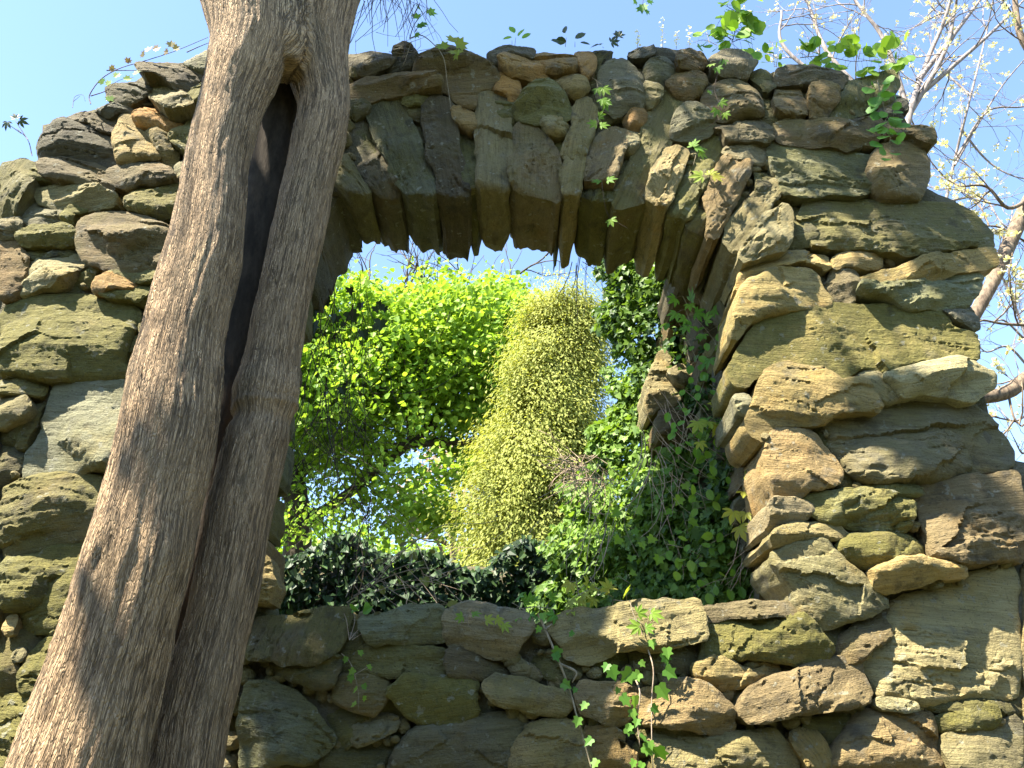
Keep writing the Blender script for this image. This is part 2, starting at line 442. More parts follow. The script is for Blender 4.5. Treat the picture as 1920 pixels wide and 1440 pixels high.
SC = [0]
def make_stone(px, sty='T', prot=None, ang=None, u=None, dep=0.30, rnd=None, parent=None, name='stone', YP=None, tilt=0.0, grid=0.0095, swap=None, tint=1.0, turn=None):
    SC[0] += 1
    seed = SC[0] * 13
    rg = np.random.default_rng(seed)
    col, moss, r0, st, pit = STY[sty]
    if prot is None: prot = (0.0 if sty != 'F' else -0.04) + rg.uniform(-0.01, 0.025)
    elif name != 'arch_stone': prot *= .8
    if rnd is None: rnd = r0 * rg.uniform(0.14, 0.34)
    if ang is None: ang = rg.uniform(-8, 8)
    ku, kc = (0.8, 0.070) if (u is not None and u >= .3) else (0.35, 0.030)
    if u is None: u = rg.uniform(0.08, 0.36)
    base = (YW if YP is None else YP) - prot
    if swap is None:
        P = np.array([[q.x, q.z] for q in (at(x, y, base) for x, y in px)])
    else:
        P = np.array(px, float)
    area = 0.5 * np.sum(P[:, 0] * np.roll(P[:, 1], -1) - np.roll(P[:, 0], -1) * P[:, 1])
    if area < 0: P = P[::-1]
    cen = P.mean(0)
    if rnd > 0.045: P = chaikin(P - cen, 0.2)
    else: P = chaikin(P - cen, 0.055)
    P = P + grow_out(P, 0.020 if name == 'arch_stone' else 0.017)
    a = math.radians(ang); ca, sa = math.cos(a), math.sin(a)
    # local frame: u along the bedding
    P = np.stack([P[:, 0] * ca + P[:, 1] * sa, -P[:, 0] * sa + P[:, 1] * ca], -1)
    size = np.ptp(P, axis=0).max()
    g_ = min(grid, max(0.007, size / 12))
    P = resample(P, g_ * 1.5)
    nrm = np.roll(P, -1, 0) - np.roll(P, 1, 0)
    nrm = np.stack([nrm[:, 1], -nrm[:, 0]], -1) / (np.linalg.norm(nrm, axis=1)[:, None] + 1e-9)
    P3 = np.stack([P[:, 0] * 9, P[:, 1] * 9, np.full(len(P), seed * 1.7)], -1)
    P = P + nrm * (fbm(P3, 4, seed)[:, None] * min(0.022, size * 0.07) + fbm(P3 * 5, 2, seed + 5)[:, None] * 0.004)
    mn, mx = P.min(0), P.max(0)
    X, Z = np.meshgrid(np.arange(mn[0], mx[0], g_), np.arange(mn[1], mx[1], g_))
    I = np.stack([X.ravel(), Z.ravel()], -1) + rg.uniform(-0.3, 0.3, (X.size, 2)) * g_
    I = I[inside(I, P)]
    if len(I):
        I = I[seg_dist(I, P) > g_ * 0.6]
    allp = np.concatenate([P, I]) if len(I) else P
    n0 = len(P)
    res = geometry.delaunay_2d_cdt([Vector(p) for p in allp], [], [list(range(n0))], 1, 1e-6)
    V2 = np.array([tuple(v) for v in res[0]])
    F = np.array([f for f in res[2] if len(f) == 3], int)
    d = seg_dist(V2, P)
    d[:n0] = 0
    # relief
    wx = V2[:, 0] * ca - V2[:, 1] * sa; wz = V2[:, 0] * sa + V2[:, 1] * ca
    q = np.clip(d / rnd, 0, 1)
    h = -rnd * 0.95 * (1 - np.sqrt(np.clip(1 - (1 - q) ** 2, 0, 1)))
    H = np.ptp(wz) + 1e-6; W = np.ptp(wx) + 1e-6
    inr = d.max()
    h += 0.045 * inr * np.clip(d / (inr + 1e-6), 0, 1) ** 0.7                     # belly
    # fractured faces: tilted cells with small cliffs between them, longer along the bedding
    K = int(np.clip(W * H / 0.03, 2, 6))
    lw = V2 + 0.03 * np.stack([fbm(np.stack([V2[:, 0] * 9, V2[:, 1] * 9, V2[:, 0] * 0 + seed], -1), 3, seed + 21), fbm(np.stack([V2[:, 0] * 9, V2[:, 1] * 9, V2[:, 0] * 0 + seed + 4], -1), 3, seed + 22)], -1)
    cc = np.stack([rg.uniform(mn[0], mx[0], K), rg.uniform(mn[1], mx[1], K)], -1)
    dd = ((lw[:, None, :] - cc[None]) * np.array([0.55, 1.0])) ** 2
    ci = dd.sum(-1).argmin(1)
    sx, sz, of = rg.uniform(-.10, .10, K), rg.uniform(-.08, .14, K), rg.uniform(-.006, .006, K)
    h += of[ci] + sx[ci] * (V2[:, 0] - cc[ci, 0]) - sz[ci] * (V2[:, 1] - cc[ci, 1])
    fc = np.full(len(V2), 1e9)
    for k in range(int(rg.integers(3, 6))):
        th_ = rg.uniform(0, 6.28); sl_ = rg.uniform(.10, .42)
        fc = np.minimum(fc, rg.uniform(.004, .022) - sl_ * (math.cos(th_) * (wx - rg.uniform(-.12, .12) * W) + math.sin(th_) * (wz - rg.uniform(-.12, .12) * H)))
    h += np.clip(fc, -.055, .05)
    gx_, gz_ = rg.uniform(-.16, .16), rg.uniform(-.08, .20)
    h += np.clip(gx_ * wx - gz_ * wz, -.05, .05)
    zr = wz.min() + H * (u + 0.16 * vnoise(np.stack([wx * 6, wx * 0, wx * 0 + seed], -1), seed + 3))
    up = np.clip(wz - zr, 0, None); dn = np.clip(zr - wz, 0, None)
    h += -np.clip(up * 0.16, 0, 0.045) - np.clip(dn * ku, 0, kc)
    L3 = np.stack([V2[:, 0], V2[:, 1], np.full(len(V2), seed * 0.37)], -1)
    s1 = fbm(L3 * np.array([2.5, 34, 1]) + fbm(L3 * 5, 2, seed + 9)[:, None] * 0.9, 4, seed + 1, 0.6)
    s1 = np.sign(s1) * np.abs(s1) ** 0.75
    h += st * 0.0045 * s1
    big = fbm(L3 * np.array([7, 9, 1]), 4, seed + 2)
    h += 0.008 * big * min(1, size / 0.25)
    med = 1 - np.abs(fbm(L3 * 22, 3, seed + 4)) * 2
    h += (0.0015 + 0.0022 * pit + 0.006 * max(0, pit - 1)) * (med - 0.5)
    tq = fbm(L3 * np.array([5, 15, 1]) + 3.1, 4, seed + 11) * 4.2
    tf = np.floor(tq); fr = tq - tf
    h += (0.0012 + 0.0040 * min(st, 1.2)) * (tf + np.clip((fr - .38) * 4.2, 0, 1))
    for kk in range(2):
        ck = fbm(L3 * np.array([3.5, 9 + 5 * kk, 1]) + 7.7 * kk, 3, seed + 14 + kk)
        h -= (0.016 - .004 * kk) * np.exp(-(ck / .035) ** 2) * np.clip(1.6 * vnoise(L3 * 4 + 5.5 * kk, seed + 17), 0, 1)
    h += 0.0030 * fbm(L3 * 75, 2, seed + 6)
    h += tilt * wz
    ridge = h.max()
    lim = 0.055 + 0.02 * rg.random()
    h = np.where(h > lim, lim + (h - lim) * 0.3, h)
    lo = -0.06
    h = np.where(h < lo, lo + (h - lo) * 0.25, h)
    Y = -h
    V = np.stack([V2[:, 0], Y, V2[:, 1]], -1)
    # winding: front faces look to -y
    e1 = V2[F[:, 1]] - V2[F[:, 0]]; e2 = V2[F[:, 2]] - V2[F[:, 0]]
    fl = (e1[:, 0] * e2[:, 1] - e1[:, 1] * e2[:, 0]) < 0
    F[fl] = F[fl][:, ::-1]
    # flanks running back into the wall
    ring = np.arange(n0)
    rings = [ring]; VV = [V]; n = len(V)
    back = V[:n0].copy()
    ex = rg.uniform(-.02, .11)
    steps = [0.02, 0.05, 0.09, 0.14, 0.20, 0.28, 0.37, 0.46, dep]
    steps = [s for s in steps if s < dep] + [dep]
    y0 = V[:n0, 1]
    cen2 = P.mean(0)
    for k, s in enumerate(steps):
        nz = fbm(np.stack([P[:, 0] * 10, P[:, 1] * 10, np.full(n0, s * 9 + seed)], -1), 3, seed + 8)
        o = nrm * (nz[:, None] * 0.016 + (-0.003 - 0.007 * min(1, s / 0.3)))
        yb = np.maximum(y0, y0 * (1 - s / dep)) * max(0, 1 - s / dep) + s
        if k == len(steps) - 1:
            yb = np.full(n0, s) + 0.03 * nz
            o = o - nrm * 0.02
        if name == 'arch_stone' and s > .25:
            jg = fbm(np.stack([P[:, 0] * 13, P[:, 1] * 13, np.full(n0, s * 14 + seed)], -1), 3, seed + 31)
            o = o + np.array([[0, 1.0]]) @ np.array([[ca, -sa], [sa, ca]]) * (-(ex + .05 * np.clip(jg, -.4, .5)) * (s / dep) * np.clip(-(nrm[:, 0] * sa + nrm[:, 1] * ca), 0, 1))[:, None]
        V_ = np.stack([P[:, 0] + o[:, 0], yb, P[:, 1] + o[:, 1]], -1)
        VV.append(V_); rings.append(n + np.arange(n0)); n += n0
    cb = np.array([[cen2[0], dep + 0.02, cen2[1]]]); VV.append(cb)
    Qs = []
    for ra, rb in zip(rings[:-1], rings[1:]):
        Qs.append(np.stack([ra, rb, np.roll(rb, -1), np.roll(ra, -1)], -1))
    Qs = np.concatenate(Qs)
    lb = rings[-1]
    Tb = np.stack([lb, np.full(n0, n), np.roll(lb, -1)], -1)
    me = mesh_np(name, np.concatenate(VV), np.concatenate([F, Tb]), M_STONE, True, Q=Qs)
    me.set_sharp_from_angle(angle=math.radians(32))
    o = link(name, me, parent or wall)
    o.location = (cen[0], base, cen[1])
    if parent is None: o.matrix_parent_inverse = Matrix.Translation(-wall.location)
    o.rotation_euler = (0, -a, 0)
    if turn is not None:
        o.rotation_mode = 'QUATERNION'
        o.rotation_quaternion = (Matrix.Rotation(math.radians(-90), 3, 'Z') @ Matrix.Rotation(-a, 3, 'Y')).to_quaternion()
        o.location = (turn - prot, -cen[0], cen[1])
    k = rg.uniform(0.78, 1.20) * tint * (.78 if name == 'arch_stone' else 1)
    j = rg.uniform(-0.10, 0.10)
    o.color = (col[0] * k * (1 + j), col[1] * k, col[2] * k * (1 - 1.5 * j), min(1, moss * rg.uniform(0.7, 1.25)))
    return o

def R(ox, oy, pts):
    it = iter(pts)
    return [(ox + x / 3.0, oy + y / 3.0) for x, y in zip(it, it)]

STONES = []
def S(reg, sty, pts, **kw):
    STONES.append((REG[reg], sty, pts, kw))
REG = {'A': (0, 0), 'B': (0, 480), 'C': (0, 960), 'D': (480, 0), 'E': (960, 0), 'F': (1440, 0), 'G': (1440, 480), 'H': (1440, 960), 'J': (480, 960), 'I': (960, 960)}
# upper left shoulder of the ruin
S('A','K',(175,800,190,740,260,660,340,640,450,665,560,720,615,760,630,860,560,910,440,870,300,860,195,875),prot=.05,rnd=.09,dep=.5)
S('A','K',(340,635,420,600,520,610,630,640,620,715,560,715,450,665,345,640),prot=.02,dep=.5)
S('A','L',(625,680,650,610,690,598,740,620,790,700,860,800,860,860,760,870,650,875,620,790),prot=.06,rnd=.04,tint=.95,u=.1)
S('A','T',(800,700,840,690,890,705,940,750,975,830,970,880,900,910,870,870,855,800,790,710),prot=.03,rnd=.06)
S('A','O',(740,620,790,580,850,575,930,620,1000,640,960,715,930,720,880,700,800,690,770,670),prot=.04,rnd=.06)
S('A','Y',(830,420,880,405,930,430,1000,500,1080,580,1050,620,960,630,900,590,860,540,825,480),prot=.05,ang=-40)
S('A','K',(770,345,880,315,1010,320,1105,360,1110,400,1000,480,930,430,870,405,810,420,780,380),prot=.07,dep=.5)
S('A','G',(1000,490,1090,400,1150,385,1160,460,1125,540,1090,570,1040,530),prot=.02)
S('A','Y',(1030,330,1130,260,1180,240,1185,330,1150,385,1100,370),dep=.5)
S('A','G',(955,745,1000,680,1060,620,1120,610,1110,720,1080,830,1040,830,975,780),prot=.05)
S('A','Y',(945,890,990,855,1060,855,1050,920,1030,1000,985,980),rnd=.05)
S('A','K',(600,470,700,460,820,430,830,500,760,560,690,580,610,530),prot=0,dep=.5)
S('A','K',(520,600,560,570,640,540,700,580,740,620,690,600,650,610,600,635),prot=0,dep=.5)
S('A','F',(700,590,760,545,830,520,870,560,790,580,740,615))
S('A','K',(195,890,260,862,440,862,560,915,605,980,600,1030,480,1010,330,985,220,960),prot=.05,tint=1.5)
S('A','K',(580,905,660,885,760,865,850,880,940,930,975,980,860,1000,760,1000,690,1020,610,1000),prot=.06,tint=1.7)
S('A','S',(-30,880,80,855,170,890,190,930,150,1050,80,1180,0,1195,-30,1190),prot=.03,ang=75,dep=.5)
S('A','F',(190,940,230,965,300,990,290,1005,160,1010))
S('A','T',(150,1030,260,1005,400,1000,530,1050,660,1100,640,1140,500,1140,330,1130,200,1100),prot=.04,u=.45)
S('A','G',(680,1060,760,1000,880,980,990,985,1025,1020,1000,1130,900,1185,850,1175,780,1165,680,1140),prot=.06,rnd=.05)
S('A','B',(395,1190,520,1145,680,1145,800,1180,900,1230,945,1280,930,1400,860,1490,600,1480,450,1430,395,1330),prot=.11,u=.5,rnd=.05)
S('A','Y',(80,1170,160,1090,300,1140,345,1160,350,1230,330,1255,180,1265,110,1240),prot=.0)
S('A','Y',(-20,1200,70,1190,100,1240,100,1300,0,1310,-20,1310))
S('A','G',(75,1280,160,1262,330,1258,390,1280,385,1330,280,1345,120,1350,80,1330),prot=.05,u=.4)
S('A','G',(345,1200,380,1150,440,1130,490,1145,400,1190,390,1255,350,1230),prot=.01)
S('A','F',(100,1360,280,1350,390,1340,450,1440,480,1500,440,1420,160,1440))
S('A','B',(-20,1315,50,1315,100,1380,130,1440,110,1560,70,1640,0,1650,-20,1640),prot=.03)
S('A','F',(470,1480,620,1490,850,1500,930,1430,960,1300,1000,1190,980,1440,900,1520,620,1520))
S('A','F',(620,1130,670,1110,690,1150,640,1150))
# left side, lower
S('B','L',(100,190,80,170,115,40,150,-60,300,-50,430,-30,468,20,400,80,330,150,180,180),prot=.02,tint=.85)
S('B','F',(470,30,500,0,620,60,540,90,510,160,350,170))
S('B','G',(610,80,680,30,800,15,930,15,900,130,750,140,700,125,690,105),prot=.03)
S('B','O',(520,160,540,100,600,85,690,110,740,140,720,168,650,162,560,185,520,185),prot=.06)
S('B','G',(745,142,800,130,890,150,870,180,780,235,720,225,600,210,565,190,650,168,720,172),prot=.04)
S('B','G',(-30,240,80,215,180,180,340,180,500,190,640,220,740,260,745,330,700,450,660,570,690,640,520,665,300,670,150,660,-30,650),prot=.04,rnd=.05,tint=1.1)
S('B','F',(750,270,840,250,800,400,770,480,750,600,670,590,700,480))
S('B','G',(-30,670,150,680,210,710,190,760,130,770,-30,765),prot=.02)
S('B','T',(-30,770,110,770,150,840,120,890,0,950,-30,950),prot=.04)
S('B','F',(-30,960,60,930,150,900,110,1010,90,1050,-30,1040))
S('B','Y',(280,680,400,680,600,670,750,665,740,780,690,920,650,1050,630,1180,520,1175,400,1190,260,1200,90,1220,90,1130,200,960,220,820),prot=.05,rnd=.05,tint=1.1)
S('B','F',(200,720,280,690,210,830,190,950,110,1090,130,900,160,820))
S('B','S',(-30,1290,60,1260,200,1210,420,1190,560,1230,620,1220,600,1320,570,1440,500,1560,250,1600,80,1650,-30,1670),prot=.05,ang=12,rnd=.05,tint=1.15)
S('B','F',(-30,1050,90,1050,100,1150,80,1220,-30,1270))
S('C','G',(-30,240,100,240,180,235,210,190,300,160,410,140,520,140,500,240,450,350,360,350,230,370,250,440,180,510,70,540,-30,540),prot=.06,rnd=.06)
S('C','G',(230,375,360,352,450,350,430,450,390,560,360,670,200,670,80,660,70,560,180,515,250,445),prot=.02,tint=.9)
S('C','G',(90,890,150,790,250,680,340,700,330,800,260,950,230,1030,120,1030),prot=.03,tint=.85)
S('C','F',(-30,560,30,570,50,650,80,750,80,850,110,1000,60,1020,-30,1010),prot=-.01)
S('C','L',(35,600,70,580,70,640,55,690,35,650),prot=.01,tint=1.3)
S('C','Y',(75,800,110,770,120,800,95,840))
S('C','F',(85,680,240,680,150,780,80,790,70,700))
S('C','G',(-30,1030,100,1030,230,1060,200,1170,150,1280,60,1360,-30,1360),prot=.04)
S('C','G',(-30,1370,60,1370,130,1350,100,1420,60,1500,-30,1500),prot=.03,tint=.8)
# crown of the arch, left of the middle
S('D','K',(500,255,600,250,740,260,780,290,770,350,650,380,510,380),prot=.0,dep=.5,tint=1.2)
S('D','K',(780,240,830,225,860,240,895,290,890,330,780,290),prot=.02,dep=.5)
S('D','K',(710,320,830,285,900,330,880,385,780,385,700,360),prot=-.01)
S('D','B',(890,350,940,290,1000,240,1060,220,1150,240,1250,290,1380,370,1330,430,1250,440,1230,490,1100,470,1020,440,980,405,880,385),prot=.08,dep=.5,u=.5,rnd=.05,tint=.85)
S('D','B',(530,440,620,390,750,380,900,400,990,410,1050,480,930,490,800,480,700,485,620,510,530,500),prot=.06,u=.5)
S('D','G',(830,560,835,510,920,495,970,520,930,580,850,580),prot=-.01)
S('D','F',(535,520,600,510,630,600,540,640),prot=-.01)
S('D','B',(1090,490,1140,465,1200,480,1235,530,1230,600,1170,590,1110,560),prot=.0)
S('D','O',(1110,600,1170,590,1220,620,1240,690,1200,720,1130,670),prot=.0)
S('D','O',(1345,480,1375,400,1430,378,1475,430,1480,520,1440,560,1420,510),prot=.02)
S('D','F',(850,590,930,580,950,620,920,660,870,650))
S('D','K',(1305,265,1380,230,1500,230,1565,240,1560,295,1480,290,1400,285,1350,330,1310,290),prot=.04,dep=.5,tint=1.3)
S('D','O',(1360,330,1400,290,1480,285,1600,330,1640,390,1560,410,1450,400,1390,370),prot=.06,u=.4)
# arch stones (voussoirs): slabs set on edge that run right through the wall
V_ = dict(dep=.52, name='arch_stone')
S('D','K',(250,1180,330,1050,400,960,450,1010,400,1120,300,1250),ang=-40,prot=-.02,u=.0,**V_,tint=1.3)
S('D','K',(180,1280,260,1170,310,1250,250,1400,180,1420),ang=-30,prot=-.02,u=.0,**V_,tint=1.3)
S('D','S',(600,540,660,510,720,485,800,475,830,520,860,620,920,780,990,980,1000,1090,940,1070,860,1060,800,1000,720,830,640,660),ang=-71,prot=.03,**V_,tint=.9,u=.0)
S('D','K',(520,750,560,640,620,640,680,760,740,900,800,1060,700,1070,620,1020,560,900),ang=-66,prot=-.02,tint=1.5,u=.05,**V_)
S('D','T',(440,960,490,840,540,920,620,1040,600,1060,520,1050,440,1010),ang=-55,prot=.02,u=.0,**V_)
S('D','K',(360,1000,440,900,440,1000,520,1050,440,1060,370,1060),ang=-45,prot=-.03,u=.0,**V_,tint=1.4)
S('D','R',(945,540,1000,500,1060,510,1100,560,1110,650,1130,800,1190,1000,1185,1060,1030,1070,1040,1020,980,860,950,700),ang=-80,prot=.05,tint=.8,u=.0,**V_)
S('D','F',(870,660,920,650,950,720,990,880,1040,1010,1010,1080,960,900),ang=-72,prot=-.03,u=.0,**V_)
S('D','S',(1120,680,1170,670,1240,740,1250,1000,1245,1050,1190,1050,1150,880),ang=-80,prot=-.01,u=.0,tint=.8,**V_)
S('D','L',(1250,440,1290,450,1350,480,1410,510,1420,600,1425,800,1430,960,1400,1040,1255,1040,1250,860,1240,600),ang=-88,prot=.05,u=.0,rnd=.02,tint=.8,**V_)
S('E','R',(-10,760,20,680,70,630,130,660,200,740,260,830,290,900,290,1000,260,1080,180,1060,30,1050,-5,1020),ang=88,prot=.05,u=.0,tint=1.35,**V_)
S('E','T',(350,580,380,510,430,505,465,560,470,650,440,730,400,850,390,980,370,1060,295,1060,290,950,310,860,285,820,320,740,355,660),ang=80,prot=.05,u=.0,**V_)
S('E','B',(420,800,480,740,580,660,650,700,640,780,600,900,570,990,490,1000,410,980),ang=72,prot=.05,u=.0,tint=1.2,**V_)
S('E','S',(720,740,780,600,830,500,860,470,940,510,985,540,940,640,900,760,860,860,800,1000,750,1100,600,1130,580,1100,620,980,700,830),ang=66,prot=.03,u=.0,**V_)
S('E','L',(780,1070,775,1020,830,880,880,790,940,780,1000,800,960,930,900,1050,880,1115,830,1110),ang=60,prot=.06,u=.1,**V_)
S('E','G',(905,1140,960,1000,1030,880,1090,760,1150,690,1210,710,1180,830,1130,950,1060,1080,1000,1190,975,1170,910,1170),ang=58,prot=.02,u=.0,rnd=.02,**V_)
S('E','P',(1100,1090,1150,960,1210,855,1280,880,1350,890,1320,980,1260,1080,1200,1200,1160,1295,1120,1280,1125,1180),ang=55,prot=.05,u=.05,**V_,tint=.8)
S('E','T',(1215,1310,1250,1200,1330,1100,1440,1000,1500,975,1515,1050,1440,1170,1365,1290,1320,1395,1260,1370),ang=50,prot=.05,u=.05,**V_)
S('E','L',(1305,1425,1350,1320,1440,1185,1560,1110,1590,1155,1584,1260,1540,1380,1440,1386),ang=45,prot=.10,u=.25,**V_)
S('E','F',(1000,1190,1060,1080,1120,1110,1125,1280,1080,1290,1000,1260),ang=55,prot=-.04,**V_)
S('E','F',(1180,1300,1250,1160,1330,1050,1320,1000,1260,1090,1200,1210),ang=55,prot=-.05,**V_)
S('E','F',(400,1000,500,1010,580,1000,570,1110,470,1120,390,1080),ang=80,prot=-.02,**V_)
S('E','F',(260,900,300,880,290,1070,255,1090),ang=88,prot=-.03,**V_)
S('E','F',(640,900,690,850,620,1000,590,1090,570,1010),ang=66,prot=-.03,**V_)
# crown of the arch, right
S('E','O',(130,250,200,245,300,265,370,310,365,370,290,375,210,390,195,350,130,300),prot=.04,rnd=.05)
S('E','O',(375,250,440,250,470,300,450,370,410,420,385,370,365,310),prot=.03,ang=60)
S('E','Y',(500,330,560,275,650,265,710,330,745,440,735,560,660,560,600,600,540,570,480,500,500,430),prot=.07,rnd=.07,u=.1)
S('E','Y',(755,345,800,300,870,285,920,310,930,370,880,430,820,450,770,420),prot=.03,rnd=.06,tint=.75)
S('E','K',(660,270,740,250,830,255,960,245,975,265,930,290,850,285,760,310,700,300),prot=.03,dep=.5)
S('E','B',(935,340,950,280,1010,255,1070,270,1110,310,1080,350,1010,370,940,370),prot=.03,dep=.5,tint=.7)
S('E','K',(1115,310,1150,270,1220,235,1300,235,1350,260,1375,330,1330,400,1270,390,1180,390,1130,360),prot=.05,ang=80,tint=1.5,dep=.5)
S('E','B',(870,450,930,380,1010,365,1090,390,1100,450,1060,500,1000,520,930,500),prot=.03,tint=.7)
S('E','B',(1085,530,1110,450,1180,400,1270,388,1360,420,1420,500,1430,600,1400,620,1300,620,1200,630,1110,590),prot=.08,rnd=.07)
S('E','G',(20,560,60,490,110,440,220,410,280,450,300,500,340,570,320,620,230,610,150,640,60,620,20,595),prot=.09,u=.5,rnd=.05)
S('E','T',(225,410,290,380,370,380,420,430,430,470,370,530,310,500,270,450),prot=.03,rnd=.05)
S('E','T',(735,480,770,425,810,425,845,470,820,540,780,580,735,550),prot=.03,tint=.8)
S('E','O',(640,590,690,560,750,575,760,630,740,690,680,700,640,650),prot=.02,rnd=.06)
S('E','T',(165,640,220,610,290,625,310,670,290,720,220,730,170,690),prot=.04,rnd=.04)
S('E','Y',(920,700,940,600,980,570,1080,580,1150,620,1160,670,1110,720,1020,745,920,735),prot=.05,u=.3,tint=.9)
S('E','K',(1160,670,1240,640,1340,610,1430,630,1470,690,1470,780,1330,780,1220,770,1200,700),prot=.05,tint=1.3)
S('E','K',(1210,830,1250,790,1340,785,1450,790,1470,860,1400,900,1330,890,1270,870),prot=.03,tint=1.7)
S('E','F',(1345,395,1400,375,1460,390,1470,480,1430,510,1400,460),prot=0,dep=.5)
S('E','Y',(650,690,720,700,700,800,660,850,620,800,640,740),prot=-.02)
S('E','F',(430,480,490,510,590,620,580,660,500,690,460,650,470,560))
S('E','F',(370,430,420,420,480,360,490,430,470,500,430,470))
S('E','F',(-80,560,20,500,20,600,60,640,-20,690,-70,640),prot=-.02)
S('E','F',(470,260,560,270,500,330,470,370))
S('E','F',(920,500,1000,525,990,570,940,600,900,560))
S('E','F',(200,740,260,735,320,740,285,820,310,870,290,890),ang=60)
# upper right corner
S('F','K',(60,410,80,350,140,320,300,335,430,355,470,390,430,440,330,440,200,415,80,425),prot=.07,u=.5,dep=.5,tint=1.2)
S('F','B',(60,470,110,420,190,420,200,500,240,560,230,610,150,630,60,620,50,560),prot=.03)
S('F','B',(245,480,270,435,330,440,400,480,390,540,330,625,270,630,240,560),prot=.04,tint=1.1)
S('F','S',(340,630,400,500,480,420,600,390,740,350,750,440,700,490,730,530,640,570,540,600,450,630),prot=.02,ang=85,dep=.5,tint=.75)
S('F','K',(640,570,720,530,770,570,780,620,760,650,650,620),prot=0,dep=.5)
S('F','B',(50,670,130,635,270,640,400,635,500,650,640,620,660,700,630,770,560,760,460,800,350,770,200,760,60,740),prot=.07,u=.4,tint=.95)
S('F','B',(650,640,760,650,860,690,930,740,945,800,900,790,820,720,740,730,680,740),prot=.06,dep=.5)
S('F','R',(610,830,650,790,720,740,810,715,900,770,935,840,940,930,900,1030,870,1075,760,1080,680,1075,620,1030,600,930),prot=.08,dep=.5,tint=1.3,rnd=.06)
S('F','S',(20,790,60,760,200,765,380,780,500,810,610,830,600,900,610,1040,500,1080,350,1060,200,1085,100,1060,80,960,30,900),prot=.05,ang=-10)
S('F','S',(190,1190,230,1100,400,1090,600,1085,880,1085,1100,1100,1180,1140,1220,1190,1290,1270,1290,1350,1100,1370,900,1410,800,1430,700,1390,500,1370,280,1360,250,1280),prot=.05,ang=-3,dep=.5,tint=.85,u=.2)
S('F','F',(-60,960,0,950,75,1020,60,1110,0,1160,-60,1100),prot=0)
S('F','F',(150,1120,230,1100,190,1200,250,1290,270,1370,150,1380,120,1380,150,1270))
S('F','F',(-40,560,40,480,50,640,30,760,-40,700),prot=0)
S('F','F',(0,1170,60,1110,145,1110,225,1095,140,1080,90,1065))
# right jamb and shoulder
J_ = dict(dep=.54)
S('G','L',(-140,150,-140,60,-60,0,90,-30,220,-45,345,-30,345,60,280,28,180,20,60,33,-60,70,-100,110),prot=.02,u=.4,**J_)
S('G','T',(-10,60,60,38,180,25,270,32,320,72,340,150,400,220,280,240,120,270,0,290,-90,330,-150,430,-180,420,-150,180,-90,95),prot=.09,u=.35,rnd=.03,tint=1.15,**J_)
S('G','B',(360,130,400,50,450,40,515,90,500,180,490,240,410,200),prot=.02)
S('G','L',(380,60,375,0,440,-35,560,-40,640,-20,640,30,560,60,430,40),prot=.02)
S('G','T',(520,140,560,90,700,50,830,20,1000,-20,1200,-70,1310,-90,1320,0,1240,40,1100,45,950,95,750,145,600,155),prot=.08,ang=14,dep=.5,u=.3)
S('G','S',(515,165,640,168,800,145,960,103,1110,53,1230,70,1220,150,1150,250,1040,270,900,270,780,265,660,210,560,190),prot=.06,ang=10,dep=.5,tint=1.2)
S('G','K',(1030,285,1160,255,1200,330,1190,400,1060,360,1000,300),prot=.0,dep=.5,tint=1.5)
S('G','G',(-190,590,-100,430,-10,330,0,295,250,253,450,243,720,263,900,273,1030,293,1060,370,1200,410,1210,450,1190,560,1000,570,840,580,680,630,640,610,540,600,440,660,330,600,200,575,60,540,0,600,-100,690,-180,670),prot=.07,ang=-6,u=.12,tint=1.25,**J_)
S('G','T',(0,620,40,590,140,573,250,592,330,606,400,665,420,690,560,690,590,740,640,840,560,830,420,850,340,910,230,910,100,920,0,1000,-60,950,-100,880,-60,800,-30,700),prot=.09,u=.35,ang=-12,tint=1.15,**J_)
S('G','L',(540,660,570,610,610,620,680,670,790,770,760,785,650,790,590,740,545,680),prot=.04,rnd=.02,ang=-35)
S('G','L',(680,650,760,600,900,570,1100,545,1200,570,1310,630,1310,690,1200,770,1050,740,900,740,790,750,740,700),prot=.12,u=.45,rnd=.03,ang=8,dep=.5)
S('G','Y',(640,850,660,795,800,785,870,755,1000,735,1190,782,1280,870,1370,950,1420,1050,1430,1170,1200,1190,900,1250,600,1270,500,1230,460,1190,370,1000,350,915,450,885,560,885),prot=.02,rnd=.05,tint=1.05,dep=.5)
S('G','P',(20,1000,50,940,140,918,200,932,300,990,380,1100,430,1200,420,1250,250,1290,140,1350,80,1360,0,1200),prot=.06,ang=-8,u=.15,**J_)
S('G','F',(300,940,350,910,400,1060,480,1200,510,1280,430,1290,430,1200,370,1070))
S('G','G',(550,1290,620,1268,800,1273,870,1283,860,1330,700,1340,600,1320),prot=.02)
S('G','P',(890,1290,1000,1250,1200,1218,1470,1178,1470,1680,1320,1690,1120,1715,950,1680,930,1600,900,1450),prot=.05,ang=6,tint=.62,dep=.5)
S('G','P',(20,1400,50,1370,140,1363,270,1400,230,1450,200,1480,100,1500,30,1520),prot=.05,u=.4,**J_)
S('G','G',(170,1355,300,1322,500,1312,700,1333,830,1372,820,1460,780,1520,650,1540,500,1500,330,1480,250,1440,275,1400),prot=.04,tint=1.1)
S('G','F',(840,1380,880,1340,900,1450,940,1600,900,1640,860,1540,820,1500))
S('G','Y',(-170,770,-110,760,-90,800,-110,880,-150,870),prot=.02,**J_,tint=1.3)
S('H','T',(30,160,60,103,200,58,340,38,430,62,490,112,400,140,250,140,130,170),prot=.07,u=.45,ang=8,tint=1.1,**J_)
S('H','G',(430,160,500,118,640,98,800,103,900,160,900,230,800,260,700,290,560,310,440,230),prot=.06,rnd=.05)
